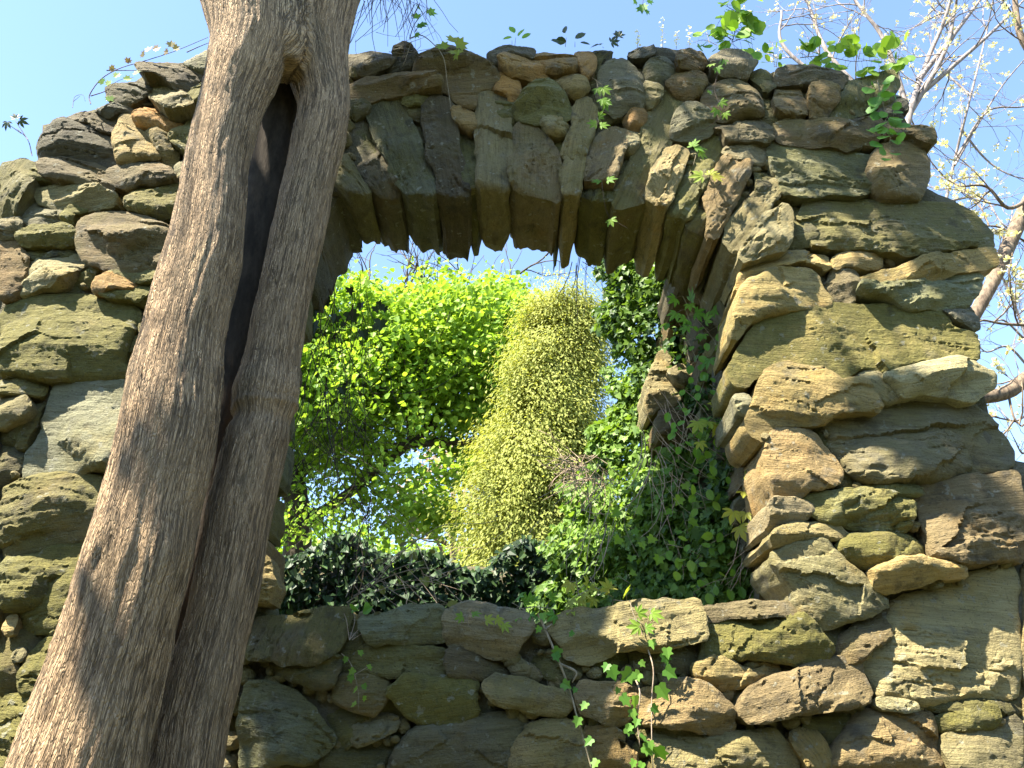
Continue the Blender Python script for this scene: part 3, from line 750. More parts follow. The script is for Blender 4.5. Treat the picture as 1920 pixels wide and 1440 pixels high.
S('H','L',(620,320,760,280,900,257,1050,262,1150,290,1160,340,1000,350,850,390,740,420,660,420,630,390),prot=.12,u=.5,rnd=.025)
S('H','T',(70,240,150,168,250,153,340,150,430,220,560,350,710,500,600,560,470,600,260,640,225,590,190,490,190,430,140,350,90,280),prot=.09,ang=-12,u=.1,rnd=.025,tint=1.15,**J_)
S('H','L',(1160,333,1300,310,1470,285,1470,1000,1350,1030,1180,1050,1040,1070,880,1085,750,1050,640,1040,620,920,545,800,600,740,690,690,740,545,725,505,850,443,1100,400),prot=.03,rnd=.07,tint=.92,u=.2,dep=.5)
S('H','B',(410,750,440,680,560,603,710,520,738,540,690,690,570,760,540,810,430,830),prot=.0)
S('H','G',(-330,640,-200,600,-50,590,190,560,240,620,300,690,375,770,340,840,180,855,0,820,-200,800,-320,790,-330,730),prot=.05,tint=1.2)
S('H','K',(-360,540,-200,515,0,510,200,505,150,570,100,580,0,570,-200,580,-350,590),prot=.06,tint=1.9,**J_)
S('H','P',(-130,1070,-100,1000,0,950,200,890,400,840,540,818,560,860,600,1000,590,1050,450,1080,250,1120,100,1145,0,1160,-100,1170,-150,1130),prot=.09,ang=14,u=.25,tint=.72)
S('H','T',(-390,880,-310,810,-200,850,-80,900,60,870,70,890,30,940,-100,970,-290,975,-370,930),prot=.03,u=.4)
S('H','P',(530,1150,620,1110,860,1100,960,1150,980,1300,1040,1440,1050,1480,350,1480,420,1300,480,1200),prot=.04,rnd=.06)
S('H','L',(640,1052,750,1060,860,1092,780,1115,640,1090),prot=.03)
S('H','G',(960,1160,1100,1110,1280,1088,1310,1150,1260,1190,1100,1220,1000,1225),prot=.0)
S('H','L',(1040,1290,1150,1240,1300,1210,1470,1150,1470,1480,1070,1480,1030,1350),prot=.04,tint=.85)
S('H','T',(130,1250,200,1220,290,1250,340,1330,390,1380,340,1430,240,1440,200,1370),prot=.02,ang=-60)
S('I','T',(790,1290,850,1243,980,1243,1100,1268,1250,1263,1440,1228,1500,1243,1570,1310,1620,1400,1610,1480,820,1480),prot=.06,tint=1.1)
S('H','F',(200,1190,500,1120,600,1110,480,1200,400,1330,330,1260))
S('H','F',(1350,1050,1470,1020,1470,1130,1320,1150,1000,1110,880,1090,1050,1075))
S('H','F',(260,650,380,640,560,603,430,690,390,760,300,690))
S('H','F',(80,880,340,850,400,835,200,885,100,920))
# below the sill
S('J','F',(-30,600,100,580,300,552,510,527,515,570,480,700,450,770,300,848,180,865,100,830,0,820,-30,800),prot=.04,ang=80,tint=1.1,dep=.54)
S('J','F',(0,838,100,863,190,873,330,853,470,803,470,870,430,970,370,995,250,950,100,890),prot=.02)
S('J','S',(590,600,700,580,850,542,1000,532,1065,560,1070,700,1000,725,900,738,780,720,650,715,600,650),prot=.05,ang=2,dep=.54)
S('J','P',(1075,562,1130,523,1300,518,1440,560,1540,590,1560,640,1500,720,1440,800,1330,790,1200,760,1080,720),prot=.05,dep=.54,u=.25)
S('J','S',(530,800,620,745,700,738,900,753,1060,765,1080,850,1040,930,850,920,700,900,600,890,540,860),prot=.03,ang=-4)
S('J','T',(430,990,470,930,600,920,730,970,730,1010,680,1100,640,1140,540,1110,430,1040),prot=.05,tint=.9)
S('J','G',(740,1010,850,940,1000,940,1200,930,1230,960,1220,1070,1235,1120,1150,1160,1050,1180,940,1195,860,1130,800,1050),prot=.04,ang=8)
S('J','B',(1080,780,1250,790,1400,830,1440,900,1300,940,1110,920,1080,850),prot=-.03,tint=.8)
S('J','T',(1290,960,1340,932,1440,930,1600,990,1760,1010,1770,1060,1730,1140,1600,1120,1460,1080,1340,1060,1300,1010),prot=.05,ang=-8)
S('J','S',(-60,960,60,970,200,1030,310,1100,360,1200,410,1290,350,1370,280,1410,100,1400,-30,1420,-100,1420,-80,1100),prot=.05,ang=-8,tint=.9)
S('J','Y',(545,1190,640,1150,730,1145,790,1170,760,1220,640,1280,550,1310),prot=.01)
S('J','F',(640,1150,740,1040,800,1060,860,1150,800,1180,730,1140))
S('J','Y',(780,1300,900,1210,1050,1190,1250,1150,1440,1150,1500,1200,1510,1300,1480,1480,700,1480),prot=.03,rnd=.05)
S('J','F',(380,1400,480,1320,560,1320,700,1300,760,1310,700,1420,640,1480,380,1480))
S('J','F',(370,1140,430,1060,540,1120,640,1150,550,1190,520,1310,420,1290,370,1200))
S('J','F',(480,770,520,620,590,640,660,720,600,740,530,790,520,870,470,920))
S('I','T',(200,605,300,572,430,545,600,542,700,513,880,498,1050,493,1080,570,1095,690,1000,720,900,740,760,770,650,760,540,800,430,830,320,790,270,720),prot=.08,ang=9,u=.3,dep=.54)
S('I','F',(860,775,1000,730,1060,745,1070,800,1040,870,900,890,800,880,680,860,680,790),prot=-.02)
S('I','F',(110,790,200,800,320,803,430,840,380,900,250,930,150,900))
S('I','F',(410,845,560,810,680,820,690,870,560,890,420,870))
S('I','P',(360,1010,400,950,520,970,690,975,740,1020,700,1120,660,1180,560,1170,400,1140),prot=.06,u=.25)
S('I','P',(745,1020,830,990,890,940,1000,935,1080,960,1180,1060,1260,1110,1270,1200,1200,1240,1050,1230,900,1200,750,1180),prot=.09,u=.3)
S('I','T',(80,1260,120,1210,260,1180,400,1220,440,1330,460,1480,-20,1480,0,1370),prot=.06,rnd=.06)
S('I','O',(420,1220,560,1210,620,1250,600,1310,690,1350,700,1440,660,1480,470,1480),prot=.03)
S('I','F',(700,1200,900,1215,1000,1240,850,1242,780,1290,700,1260))
S('I','F',(1090,700,1120,720,1130,800,1060,870,1080,780))
S('I','F',(1240,980,1400,960,1320,1010,1290,1140,1260,1110))
# stones behind the trunks
def hid(sty, *pts, **kw):
    STONES.append(((0, 0), sty, tuple(3 * v for v in pts), kw))
for y0, y1, xl, xr in ((95,180,395,650),(180,280,380,600),(280,370,355,545),(370,470,335,548),(470,560,310,550),(560,660,290,522),(660,770,262,512),(770,880,235,500),(880,990,205,482),(990,1080,180,480),(1080,1150,165,470),(1150,1250,130,470),(1250,1350,105,425),(1350,1460,70,415)):
    xm = (xl + xr) / 2 + random.uniform(-35, 35)
    j = lambda: random.uniform(-7, 7)
    hid(random.choice('GYSB'), xl+8, y0+6+j(), (xl+xm)/2, y0+4+j(), xm-6, y0+8+j(), xm-5, y1-8+j(), (xl+xm)/2, y1-3, xl+6+j(), y1-6, dep=.5)
    hid(random.choice('GYSB'), xm+6, y0+6+j(), (xr+xm)/2, y0+4+j(), xr-2, y0+8+j(), xr-4, y1-8+j(), (xr+xm)/2, y1-3, xm+6+j(), y1-6, dep=.53)
hid('T', 470,1030,492,1045,508,1090,495,1128,462,1120,462,1060, prot=.03, dep=.28)
# wall below eye level, down to the ground
for r, (y0, y1) in enumerate(((1500, 1640), (1650, 1800), (1810, 1990), (2000, 2200))):
    x = -150 + r * 40
    while x < 2050:
        w = random.uniform(220, 420)
        j = lambda: random.uniform(-14, 14)
        hid(random.choice('GYTSPL'), x+8, y0+j(), x+w*.5, y0-8+j(), x+w-8, y0+j(), x+w-6, y1-10+j(), x+w*.5, y1-4+j(), x+8, y1-10+j(), grid=.03)
        x += w
# wall beyond the left edge
for r, (y0, y1) in enumerate(((300, 420), (425, 560), (565, 700), (705, 860), (865, 1030), (1035, 1200), (1205, 1350), (1355, 1490))):
    for k in range(2):
        x1 = -18 - k * 190; x0 = x1 - 180
        hid(random.choice('GYSK'), x0, y0+8, (x0+x1)/2, y0+2, x1, y0+8, x1-3, y1-8, (x0+x1)/2, y1-4, x0+5, y1-8, grid=.03, dep=.5)
for r, (y0, y1) in enumerate(((1050, 1300), (1305, 1490))):
    hid('L', 1945, y0, 2080, y0-10, 2100, y1, 1945, y1, grid=.03, dep=.5)

for (ox, oy), sty, pts, kw in STONES:
    if kw.get('name') == 'arch_stone': kw['dep'] = random.uniform(.56, .74)
    make_stone(R(ox, oy, pts), sty, **kw)

# mortar core with the opening left free
def mortar():
    outer = [(-420, 330), (-20, 330), (70, 300), (80, 235), (215, 195), (270, 140), (400, 110), (500, 95), (660, 112), (820, 115), (950, 112), (1100, 112), (1250, 115), (1400, 130), (1470, 145), (1660, 160), (1690, 200), (1715, 300), (1715, 345), (1790, 380), (1830, 470), (1800, 560), (1800, 650), (1840, 720), (1880, 860), (2100, 900), (2100, 2300), (-420, 2300)]
    hole = [(455, 1175), (470, 900), (505, 560), (528, 400), (580, 360), (680, 350), (800, 348), (950, 340), (1080, 344), (1200, 355), (1290, 380), (1370, 440), (1425, 500), (1420, 640), (1450, 760), (1470, 900), (1492, 1030), (1515, 1165), (1300, 1180), (1000, 1190), (700, 1180)]
    yf = YW + 0.08
    pr = lambda L: np.array([[q.x, q.z] for q in (at(x, y, yf) for x, y in L)])
    O, Hh = resample(pr(outer), .05), resample(pr(hole), .05)
    mn, mx = O.min(0), O.max(0)
    X, Z = np.meshgrid(np.arange(mn[0], mx[0], .035), np.arange(mn[1], mx[1], .035))
    I = np.stack([X.ravel(), Z.ravel()], -1)
    I = I[inside(I, O) & ~inside(I, Hh)]
    I = I[(seg_dist(I, O) > .02) & (seg_dist(I, Hh) > .02)]
    pts = np.concatenate([O, Hh, I])
    nO, nH = len(O), len(Hh)
    ed = [(i, (i + 1) % nO) for i in range(nO)] + [(nO + i, nO + (i + 1) % nH) for i in range(nH)]
    res = geometry.delaunay_2d_cdt([Vector(p) for p in pts], ed, [], 0, 1e-6)
    V2 = np.array([tuple(v) for v in res[0]]); F = np.array([f for f in res[2] if len(f) == 3])
    cc = V2[F].mean(1)
    F = F[inside(cc, O) & ~inside(cc, Hh)]
    n = len(V2)
    nz = fbm(np.stack([V2[:, 0] * 9, V2[:, 1] * 9, V2[:, 0] * 0], -1), 4, 77)
    nz2 = fbm(np.stack([V2[:, 0] * 9, V2[:, 1] * 9, V2[:, 0] * 0 + 5], -1), 4, 78)
    Vf = np.stack([V2[:, 0], yf + .03 * nz, V2[:, 1]], -1)
    Vb = np.stack([V2[:, 0], YW + TH - .05 + .06 * nz2, V2[:, 1]], -1)
    Q = []
    for s, m in ((0, nO), (nO, nH)):
        a = s + np.arange(m); b = s + (np.arange(m) + 1) % m
        Q.append(np.stack([a, b, b + n, a + n], -1))
    link('mortar', mesh_np('mortar', np.concatenate([Vf, Vb]), np.concatenate([F, F[:, ::-1] + n]), M_MORTAR, True, Q=np.concatenate(Q)), wall)
# small packing stones in the joints
def rubble():
    polys = [np.array(R(ox, oy, p)) for (ox, oy), sty, p, kw in STONES]
    bb = [(p.min(0), p.max(0)) for p in polys]
    t = (1 + 5 ** .5) / 2
    IV = np.array([(-1,t,0),(1,t,0),(-1,-t,0),(1,-t,0),(0,-1,t),(0,1,t),(0,-1,-t),(0,1,-t),(t,0,-1),(t,0,1),(-t,0,-1),(-t,0,1)]) / 1.9
    IF = [(0,11,5),(0,5,1),(0,1,7),(0,7,10),(0,10,11),(1,5,9),(5,11,4),(11,10,2),(10,7,6),(7,1,8),(3,9,4),(3,4,2),(3,2,6),(3,6,8),(3,8,9),(4,9,5),(2,4,11),(6,2,10),(8,6,7),(9,8,1)]
    V = list(map(tuple, IV)); F = []
    cache = {}
    def mid(a, b):
        k = (min(a, b), max(a, b))
        if k not in cache:
            m = (np.array(V[a]) + np.array(V[b])) / 2; V.append(tuple(m / np.linalg.norm(m))); cache[k] = len(V) - 1
        return cache[k]
    for a, b, c in IF:
        x, y, z = mid(a, b), mid(b, c), mid(c, a)
        F += [(a, x, z), (b, y, x), (c, z, y), (x, y, z)]
    V = np.array(V); F = np.array(F)
    hole = np.array([(455,1150),(500,400),(580,350),(1290,370),(1380,440),(1440,900),(1500,1150)], float)
    top = lambda x: np.interp(x, [0, 60, 110, 210, 265, 390, 1400, 1690, 1760, 1840, 1920], [310, 300, 230, 190, 150, 125, 120, 150, 380, 480, 900])
    Vs, Fs, taken, n = [], [], [], 0
    tries = 0
    while len(taken) < 420 and tries < 9000:
        tries += 1
        q = np.array([[random.uniform(0, 1915), random.uniform(90, 1438)]])
        if q[0, 1] < top(q[0, 0]) + 6 or inside(q, hole)[0]: continue
        if q[0, 0] > np.interp(q[0, 1], [120, 350, 450, 650, 850, 900], [1650, 1700, 1800, 1790, 1850, 1920]): continue
        d = 14.0; bad = False
        for p, (lo, hi) in zip(polys, bb):
            if (q[0] < lo - 14).any() or (q[0] > hi + 14).any(): continue
            if inside(q, p)[0]: bad = True; break
            d = min(d, seg_dist(q, p)[0])
        if bad or d < 1.2: continue
        if any((q[0, 0] - a) ** 2 + (q[0, 1] - b) ** 2 < (c * .75 + d * .75) ** 2 for a, b, c in taken): continue
        taken.append((q[0, 0], q[0, 1], d))
        c = at(q[0, 0], q[0, 1], YW + random.uniform(.03, .07))
        r = (d * 1.1 + 4) / FPX * depth(c)
        m = Matrix.Rotation(random.uniform(0, 6), 3, Vector((random.gauss(0, 1), random.gauss(0, 1), random.gauss(0, 1))).normalized())
        W = V * np.array([1.2, 1.0, .8]) * (1 + .35 * fbm(V * 1.3 + len(taken) * 3.1, 3, 91))[:, None]
        W = W @ np.array(m) * r + np.array(c)
        Vs.append(W); Fs.append(F + n); n += len(V)
    o = link('packing_stones', mesh_np('packing_stones', np.concatenate(Vs), np.concatenate(Fs), M_STONE, False), wall)
    o.color = (.24, .20, .13, .5); o['kind'] = 'stuff'
mortar()
rubble()
# ------------------------------------------------------------------ the twin trunk in front of the wall
YL, YR = 2.70, 2.93
LT = [(-160,362,548),(-60,374,545),(0,384,540),(80,394,536),(140,383,518),(200,373,490),(300,350,474),(400,332,467),(480,313,457),(560,288,440),(640,268,424),(720,246,418),(800,229,412),(880,211,397),(960,189,378),(1040,165,368),(1120,143,344),(1200,119,324),(1280,92,303),(1360,62,287),(1440,30,273)]
RT = [(-160,545,740),(-60,535,692),(0,528,668),(80,524,650),(140,542,652),(200,562,655),(260,550,648),(330,527,627),(430,506,607),(520,488,588),(600,470,570),(700,452,553),(760,439,546),(790,436,541),(850,416,530),(960,387,511),(1040,376,499),(1120,357,483),(1200,336,463),(1280,309,449),(1360,290,430),(1440,277,419)]
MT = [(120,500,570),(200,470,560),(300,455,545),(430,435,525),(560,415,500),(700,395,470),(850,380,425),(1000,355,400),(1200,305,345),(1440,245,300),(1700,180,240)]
FT = [(-160,470,610),(-60,468,600),(0,468,592),(60,470,590),(100,478,585),(128,496,566)]
def stem(tab, Y):
    P, Rr = [], []
    for y, a, b in tab:
        if y > 260 and tab is LT: b -= 12 if y < 420 else 7
        if y > 260 and tab is RT: a += 9 if y < 420 else 4
        c = at((a + b) / 2, y, Y)
        P.append(c); Rr.append((b - a) / 2 / FPX * depth(c))
    return P, Rr
stems = []
tb = Tubes()
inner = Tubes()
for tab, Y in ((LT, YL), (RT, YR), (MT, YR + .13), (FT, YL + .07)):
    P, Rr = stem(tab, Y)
    d = (P[-1] - P[-4]).normalized()
    e = P[-1]
    for s in (0.25, 0.5, 0.8, 1.1, 1.5, 1.75) if (tab is LT or tab is RT) else ():         # down to the ground, with a root flare
        P.append(e + d * s); Rr.append(Rr[len(P) - 2] * (1.02 if s < 1.2 else 1.16))
    if tab is LT or tab is RT:                                  # on up into the crown
        uo = Vector((-.28, .02, 1)) if tab is LT else Vector((.30, .10, 1))
        u0 = P[0]; r0 = Rr[0]
        for s in (0.3, 0.7, 1.2, 1.9):
            P.insert(0, u0 + uo * s); Rr.insert(0, r0 * (1 - s * .22))
    stems.append((P, Rr))
    n = 110
    pts = curve_pts(P, n)
    rr_ = np.interp(np.linspace(0, len(P) - 1, n), np.arange(len(P)), Rr)
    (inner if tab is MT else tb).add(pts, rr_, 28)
me0 = tb.mesh('trunk_raw', M_TRUNK)
tmp = bpy.data.objects.new('trunk_raw', me0); COL.objects.link(tmp)
md = tmp.modifiers.new('r', 'REMESH'); md.mode = 'VOXEL'; md.voxel_size = 0.0095
ms = tmp.modifiers.new('s', 'SMOOTH'); ms.factor = 0.5; ms.iterations = 5
dg = bpy.context.evaluated_depsgraph_get()
me = bpy.data.meshes.new_from_object(tmp.evaluated_get(dg))
bpy.data.objects.remove(tmp, do_unlink=True); bpy.data.meshes.remove(me0)
me.name = 'trunk'
nv = len(me.vertices)
co = np.empty(nv * 3, np.float32); me.vertices.foreach_get('co', co); co = co.reshape(-1, 3).astype(float)
no = np.empty(nv * 3, np.float32); me.vertices.foreach_get('normal', no); no = no.reshape(-1, 3).astype(float)
def axis(st, z):
    P, _ = st
    zz = np.array([p.z for p in P])[::-1]
    return np.interp(z, zz, np.array([p.x for p in P])[::-1]), np.interp(z, zz, np.array([p.y for p in P])[::-1])
ax0, ay0 = axis(stems[0], co[:, 2]); ax1, ay1 = axis(stems[1], co[:, 2])
def radius(st, z):
    P, Rr = st
    return np.interp(z, np.array([p.z for p in P])[::-1], np.array(Rr)[::-1])
d0_ = np.hypot(co[:, 0] - ax0, co[:, 1] - ay0) / radius(stems[0], co[:, 2])
d1_ = np.hypot(co[:, 0] - ax1, co[:, 1] - ay1) / radius(stems[1], co[:, 2])
near1 = d1_ < d0_
w = 1 / (1 + np.exp(-(d0_ - d1_) / 0.12))
bx = co[:, 0] - ax0 * (1 - w) - ax1 * w
by = co[:, 1] - ay0 * (1 - w) - ay1 * w
bv = np.stack([bx + w * 0.0, by + w * 3.0, co[:, 2]], -1)
tl = np.where(near1, np.arctan2(co[:, 0] - ax1, -(co[:, 1] - ay1)), np.arctan2(co[:, 0] - ax0, -(co[:, 1] - ay0)))
rl = np.where(near1, np.hypot(co[:, 0] - ax1, co[:, 1] - ay1), np.hypot(co[:, 0] - ax0, co[:, 1] - ay0))
bu = np.stack([tl * .165 + near1 * 5.0, np.zeros(nv), co[:, 2]], -1)
# furrows and swellings
wv = bu + np.array([.014, 0, .05]) * np.stack([fbm(bu * 7, 3, 1), fbm(bv * 5, 2, 2), fbm(bu * 5, 2, 3)], -1)
rid = 1 - np.abs(fbm(wv * np.array([45, 1, 2.6]), 3, 31)) * 2.4
low = fbm(bv * np.array([5, 5, 1.8]), 3, 32)
fine = fbm(wv * np.array([80, 1, 12]), 2, 33)
disp = 0.0048 * np.clip(rid, -1, 1) + 0.022 * low + 0.003 * fine
# old grafting ring on the right stem, and a healed wound on the left one
zc = at(490, 770, YR).z
disp += np.where(near1, 0.007 * np.exp(-((co[:, 2] - zc - .03 * (bx * 6) - .02 * low) / .012) ** 2) - 0.009 * np.exp(-((co[:, 2] - zc + .05) / .035) ** 2) + .012 * np.exp(-((co[:, 2] - zc - .09) / .07) ** 2), 0)
wp = at(222, 1030, YL)
dw = ((co[:, 0] - wp.x) / .035) ** 2 + ((co[:, 2] - wp.z) / .16) ** 2
disp += np.where(near1, 0, np.exp(-dw) * (0.018 * fbm(wv * np.array([60, 1, 9]), 3, 34) + .004))
co2 = co + no * disp[:, None]
me.vertices.foreach_set('co', co2.astype(np.float32).ravel())
atr = me.attributes.new('bark', 'FLOAT_VECTOR', 'POINT')
atr.data.foreach_set('vector', bu.astype(np.float32).ravel())
me.polygons.foreach_set('use_smooth', np.ones(len(me.polygons), bool))
me.materials.clear(); me.materials.append(M_TRUNK)
me.update()
base = (stems[0][0][-1] + stems[1][0][-1]) / 2
twin = empty('twin_trunk_tree', (base.x, base.y, 0), 'tall tree with two furrowed brown trunks joined above a dark hollow', 'tree')
link('trunk', me, twin)
link('inner_wood', inner.mesh('inner_wood', M_MAPLE_BARK), twin)['label'] = 'deadwood inside the hollow between the two trunks, coloured dark for its shade'  # dark bark colour stands in for the shade in the crease

# ------------------------------------------------------------------ leaf shapes (x across, y along, z up from the blade)
def fan(outline, fold=0.15, ctr=(0, .45)):
    V = [(ctr[0], ctr[1], 0.0)] + [(x, y, abs(x) * fold) for x, y in outline]
    n = len(outline)
    return np.array(V, float), np.array([(0, i + 1, (i + 1) % n + 1) for i in range(n)])
def mirror(half):
    return half + [(-x, y) for x, y in reversed(half) if abs(x) > 1e-6]
IVY = fan(mirror([(0, 0), (.22, -.10), (.48, .05), (.34, .32), (.52, .55), (.22, .60), (0, 1.0)]), .22)
IVY_S = fan(mirror([(0, 0), (.40, .02), (.34, .42), (0, 1.0)]), .25, (0, .35))
OVAL = fan(mirror([(0, 0), (.20, .14), (.32, .42), (.25, .74), (0, 1.0)]), .22, (0, .48))
ROUND = fan(mirror([(0, 0), (.30, .08), (.46, .40), (.36, .78), (0, .96)]), .16, (0, .46))
MAPLE_L = fan(mirror([(0, 0), (.30, -.06), (.26, .16), (.62, .30), (.42, .44), (.52, .72), (.18, .62), (0, 1.0)]), .18, (0, .35))
MAPLE_S = fan(mirror([(0, 0), (.46, .22), (.34, .70), (0, 1.0)]), .22, (0, .40))
FLAKE = (np.array([(0, 0, 0), (.22, .5, .06), (0, 1, 0), (-.20, .45, .06)], float), np.array([(0, 1, 2), (0, 2, 3)]))
PETAL = fan([(-.30, 0), (.30, 0), (.34, .7), (0, 1), (-.34, .7)], .3, (0, .4))
def palm():
    Vs, Ts = [], []; n = 0
    for a, s in ((-78, .62), (-38, .88), (0, 1.0), (38, .88), (78, .62)):
        v, t = fan(mirror([(0, 0.04), (.13, .34), (.17, .62), (0, 1.0)]), .25, (0, .5))
        v = v * s; r = math.radians(a)
        v = np.stack([v[:, 0] * math.cos(r) + v[:, 1] * math.sin(r), -v[:, 0] * math.sin(r) + v[:, 1] * math.cos(r), v[:, 2] - .12 * v[:, 1] ** 2], -1)
        Vs.append(v); Ts.append(t + n); n += len(v)
    return np.concatenate(Vs), np.concatenate(Ts)
PALM = palm()

def scatter(name, shape, P, D, N, size, mat, parent=None, tint=None, smooth=False):
    """leaves at P, tip direction D, blade normal N, one mesh"""
    V, T = shape
    P = np.asarray(P, float); n = len(P)
    D = D / (np.linalg.norm(D, axis=1)[:, None] + 1e-9)
    X = np.cross(D, N); X /= np.linalg.norm(X, axis=1)[:, None] + 1e-9
    Nn = np.cross(X, D)
    size = np.broadcast_to(np.asarray(size, float), (n,))
    W = P[:, None, :] + size[:, None, None] * (V[None, :, 0:1] * X[:, None, :] + V[None, :, 1:2] * D[:, None, :] + V[None, :, 2:3] * Nn[:, None, :])
    TT = (T[None] + (np.arange(n) * len(V))[:, None, None]).reshape(-1, 3)
    if tint is None: tint = RNG.random(n)
    me = mesh_np(name, W.reshape(-1, 3), TT, mat, smooth, np.repeat(tint, len(V)))
    return link(name, me, parent)

def rand_dirs(n, bias=(0, 0, 0), amt=1.0):
    d = RNG.normal(size=(n, 3)); d /= np.linalg.norm(d, axis=1)[:, None]
    d = d * amt + np.array(bias)
    return d / (np.linalg.norm(d, axis=1)[:, None] + 1e-9)

# crown of the twin tree: out of the picture overhead, it dapples the wall with shade
SHADE = [  # where on the wall or the trunks a bough throws its shade: x, y, radius px, plane
    (1270,120,70,YW),(1500,190,70,YW),(1600,160,80,YW),
    (1700,420,55,YW),(1800,400,65,YW),(1790,560,45,YW),
    (1700,830,55,YW),(1790,860,60,YW),
    (520,1230,80,YW),(640,1200,90,YW),(760,1230,100,YW),(880,1250,70,YW),(560,1370,110,YW),(720,1380,110,YW),(880,1400,90,YW),
    
    
    (1160,140,45,YW),(720,110,60,YW),(830,120,55,YW),(740,230,75,YW),(680,300,70,YW),(830,270,70,YW),
    (270,800,50,YL-.2),(175,1180,40,YL-.2),
]
cp, cs = [], []
limbs = Tubes()
forkL = stems[0][0][0]; forkR = stems[1][0][0]
hubs = []
for x, y, r, Y in SHADE:
    q = at(x, y, Y)
    t = random.uniform(5.0, 6.6)
    c = q + SUN * t
    rad = r / FPX * depth(q)
    hubs.append(c)
    n = int(14 + 1050 * rad * rad)
    v = RNG.normal(size=(n, 3)); v /= np.linalg.norm(v, axis=1)[:, None]
    v *= (RNG.random(n) ** .45)[:, None] * rad
    cp.append(np.array(c) + v * np.array([1, 1, .8])); 
cp = np.concatenate(cp)
scatter('crown', MAPLE_S, cp, rand_dirs(len(cp), (0, 0, -.5)), rand_dirs(len(cp), tuple(SUN * 1.2)), RNG.uniform(.07, .12, len(cp)), L_SHADE, twin)['kind'] = 'stuff'
for c in hubs:
    f = forkL if c.x < -1.6 else forkR
    m = f * .45 + c * .55 + Vector((random.uniform(-.2, .2), random.uniform(-.2, .2), .5))
    limbs.add(curve_pts([f, m, c], 10), np.linspace(.035, .008, 10), 5)
link('limbs', limbs.mesh('limbs', M_BROWN_BARK), twin)
# ------------------------------------------------------------------ trees
def grow(tb, tips, p, d, L, r, lev, wob=.25, up=.05, split=3, seg=5, ang=.7, minlev=0):
    n = max(4, int(L / .12)) if L < 1.2 else 9
    pts = [Vector(p)]; d = Vector(d).normalized()
    for i in range(n):
        d = (d + Vector((random.gauss(0, wob), random.gauss(0, wob), random.gauss(0, wob) + up)) * .5).normalized()
        pts.append(pts[-1] + d * (L / n))
    rad = np.linspace(r, r * .55, n + 1)
    tb.add(pts, rad, seg if lev > 1 else 4)
    if lev <= minlev:
        tips.append((pts[-1], d)); tips.append((pts[len(pts) // 2], d)); return
    for k in range(split + (1 if random.random() < .4 else 0)):
        i = random.randint(max(1, n // 3), n)
        a = Vector((random.gauss(0, 1), random.gauss(0, 1), random.gauss(0, 1))).normalized()
        nd = (d + a * ang).normalized()
        grow(tb, tips, pts[i], nd, L * random.uniform(.5, .78), max(.0025, r * .52), lev - 1, wob, up, split, seg, ang, minlev)
    grow(tb, tips, pts[-1], d, L * .7, r * .55, lev - 1, wob, up, split, seg, ang, minlev)

def clumps(centres, per, rad, flat=1.0):
    C_ = np.repeat(np.array([tuple(c) for c in centres]), per, axis=0)
    v = RNG.normal(size=C_.shape) * rad * np.array([1, 1, flat])
    return C_ + v

# bright maple
YM = 14.0
maple = empty('maple_tree', (at(560, 1000, YM).x, YM, 0), 'bright yellow green maple in fresh leaf seen through the left of the arch opening', 'tree')
tb = Tubes(); 
def limb_px(tb, ctrl, r0, r1, n=14, seg=8):
    pts = curve_pts([at(x, y, Y) for x, y, Y in ctrl], n)
    tb.add(pts, np.linspace(r0, r1, n), seg)
    return pts
b0 = Vector((at(560, 1000, YM).x, YM, 0))
t0 = at(552, 900, YM)
tb.add(curve_pts([b0, at(556, 1050, YM), t0], 10), np.linspace(.30, .20, 10), 12)
link('trunk', tb.mesh('trunk', M_MAPLE_BARK), maple)
LB = [[(552,900,YM),(600,850,YM),(660,800,YM-.4),(720,760,YM-.6),(790,690,YM-.8)],
      [(552,900,YM),(540,840,YM),(560,760,YM+.3),(620,660,YM+.3),(700,560,YM)],
      [(556,990,YM),(640,935,YM-.3),(740,855,YM-.8),(810,800,YM-1),(850,740,YM-1)],
      [(740,855,YM-.8),(700,840,YM-.9),(840,830,YM-1),(920,830,YM-.6),(980,800,YM-.4)],
      [(560,960,YM),(500,880,YM+.3),(440,760,YM),(420,640,YM)],
      [(660,800,YM-.4),(700,720,YM),(760,640,YM+.4),(800,560,YM+.2)],
      [(810,800,YM-1),(870,700,YM),(910,620,YM),(930,560,YM)],
      [(600,850,YM),(610,760,YM-1),(650,690,YM-1.2),(640,600,YM-1)]]
tips = []
for k, lb in enumerate(LB):
    tb = Tubes()
    pts = limb_px(tb, lb, .12 if k < 3 else .08, .03)
    for i in range(3, len(pts), 2):
        d = (pts[i] - pts[i - 1]).normalized() + Vector((random.gauss(0, .8), random.gauss(0, .8), random.gauss(.2, .5)))
        grow(tb, tips, pts[i], d, random.uniform(.9, 1.5), .028, 2, .3, .05, 2, 5)
    link('limb', tb.mesh('limb', M_MAPLE_BARK), maple)
# foliage sprays: tiers over the crown, with gaps
cen = []
while len(cen) < 315:
    x = random.uniform(380, 1000); y = random.uniform(485, 1010)
    topy = 545 + 60 * max(0, (x - 900) / 100) ** 1.2 + 26 * math.sin(x * .045) + (30 if x < 640 else 0)
    if y < topy: continue
    if x > 960 - (y - 560) * .06 and y > 640: continue
    dn = .95 if y < 680 else (.62 if y < 820 else .42)
    if math.sin(x * .031 + y * .021) * math.sin(y * .043 - x * .013) < (-.6 if y < 650 else -.12): dn *= .15
    if random.random() > dn: continue
    yy = YM + random.uniform(-2.4, 1.6)
    cen.append(at(x, y, yy))
def px_of(p):
    z = depth(p)
    return 960 + FPX * p[0] / z, 720 - FPX * ((p[2] - EYE.z) * CF - p[1] * SF) / z
cen += [t[0] for t in tips if random.random() < .25 and px_of(t[0])[1] > 560 and px_of(t[0])[0] < 985]
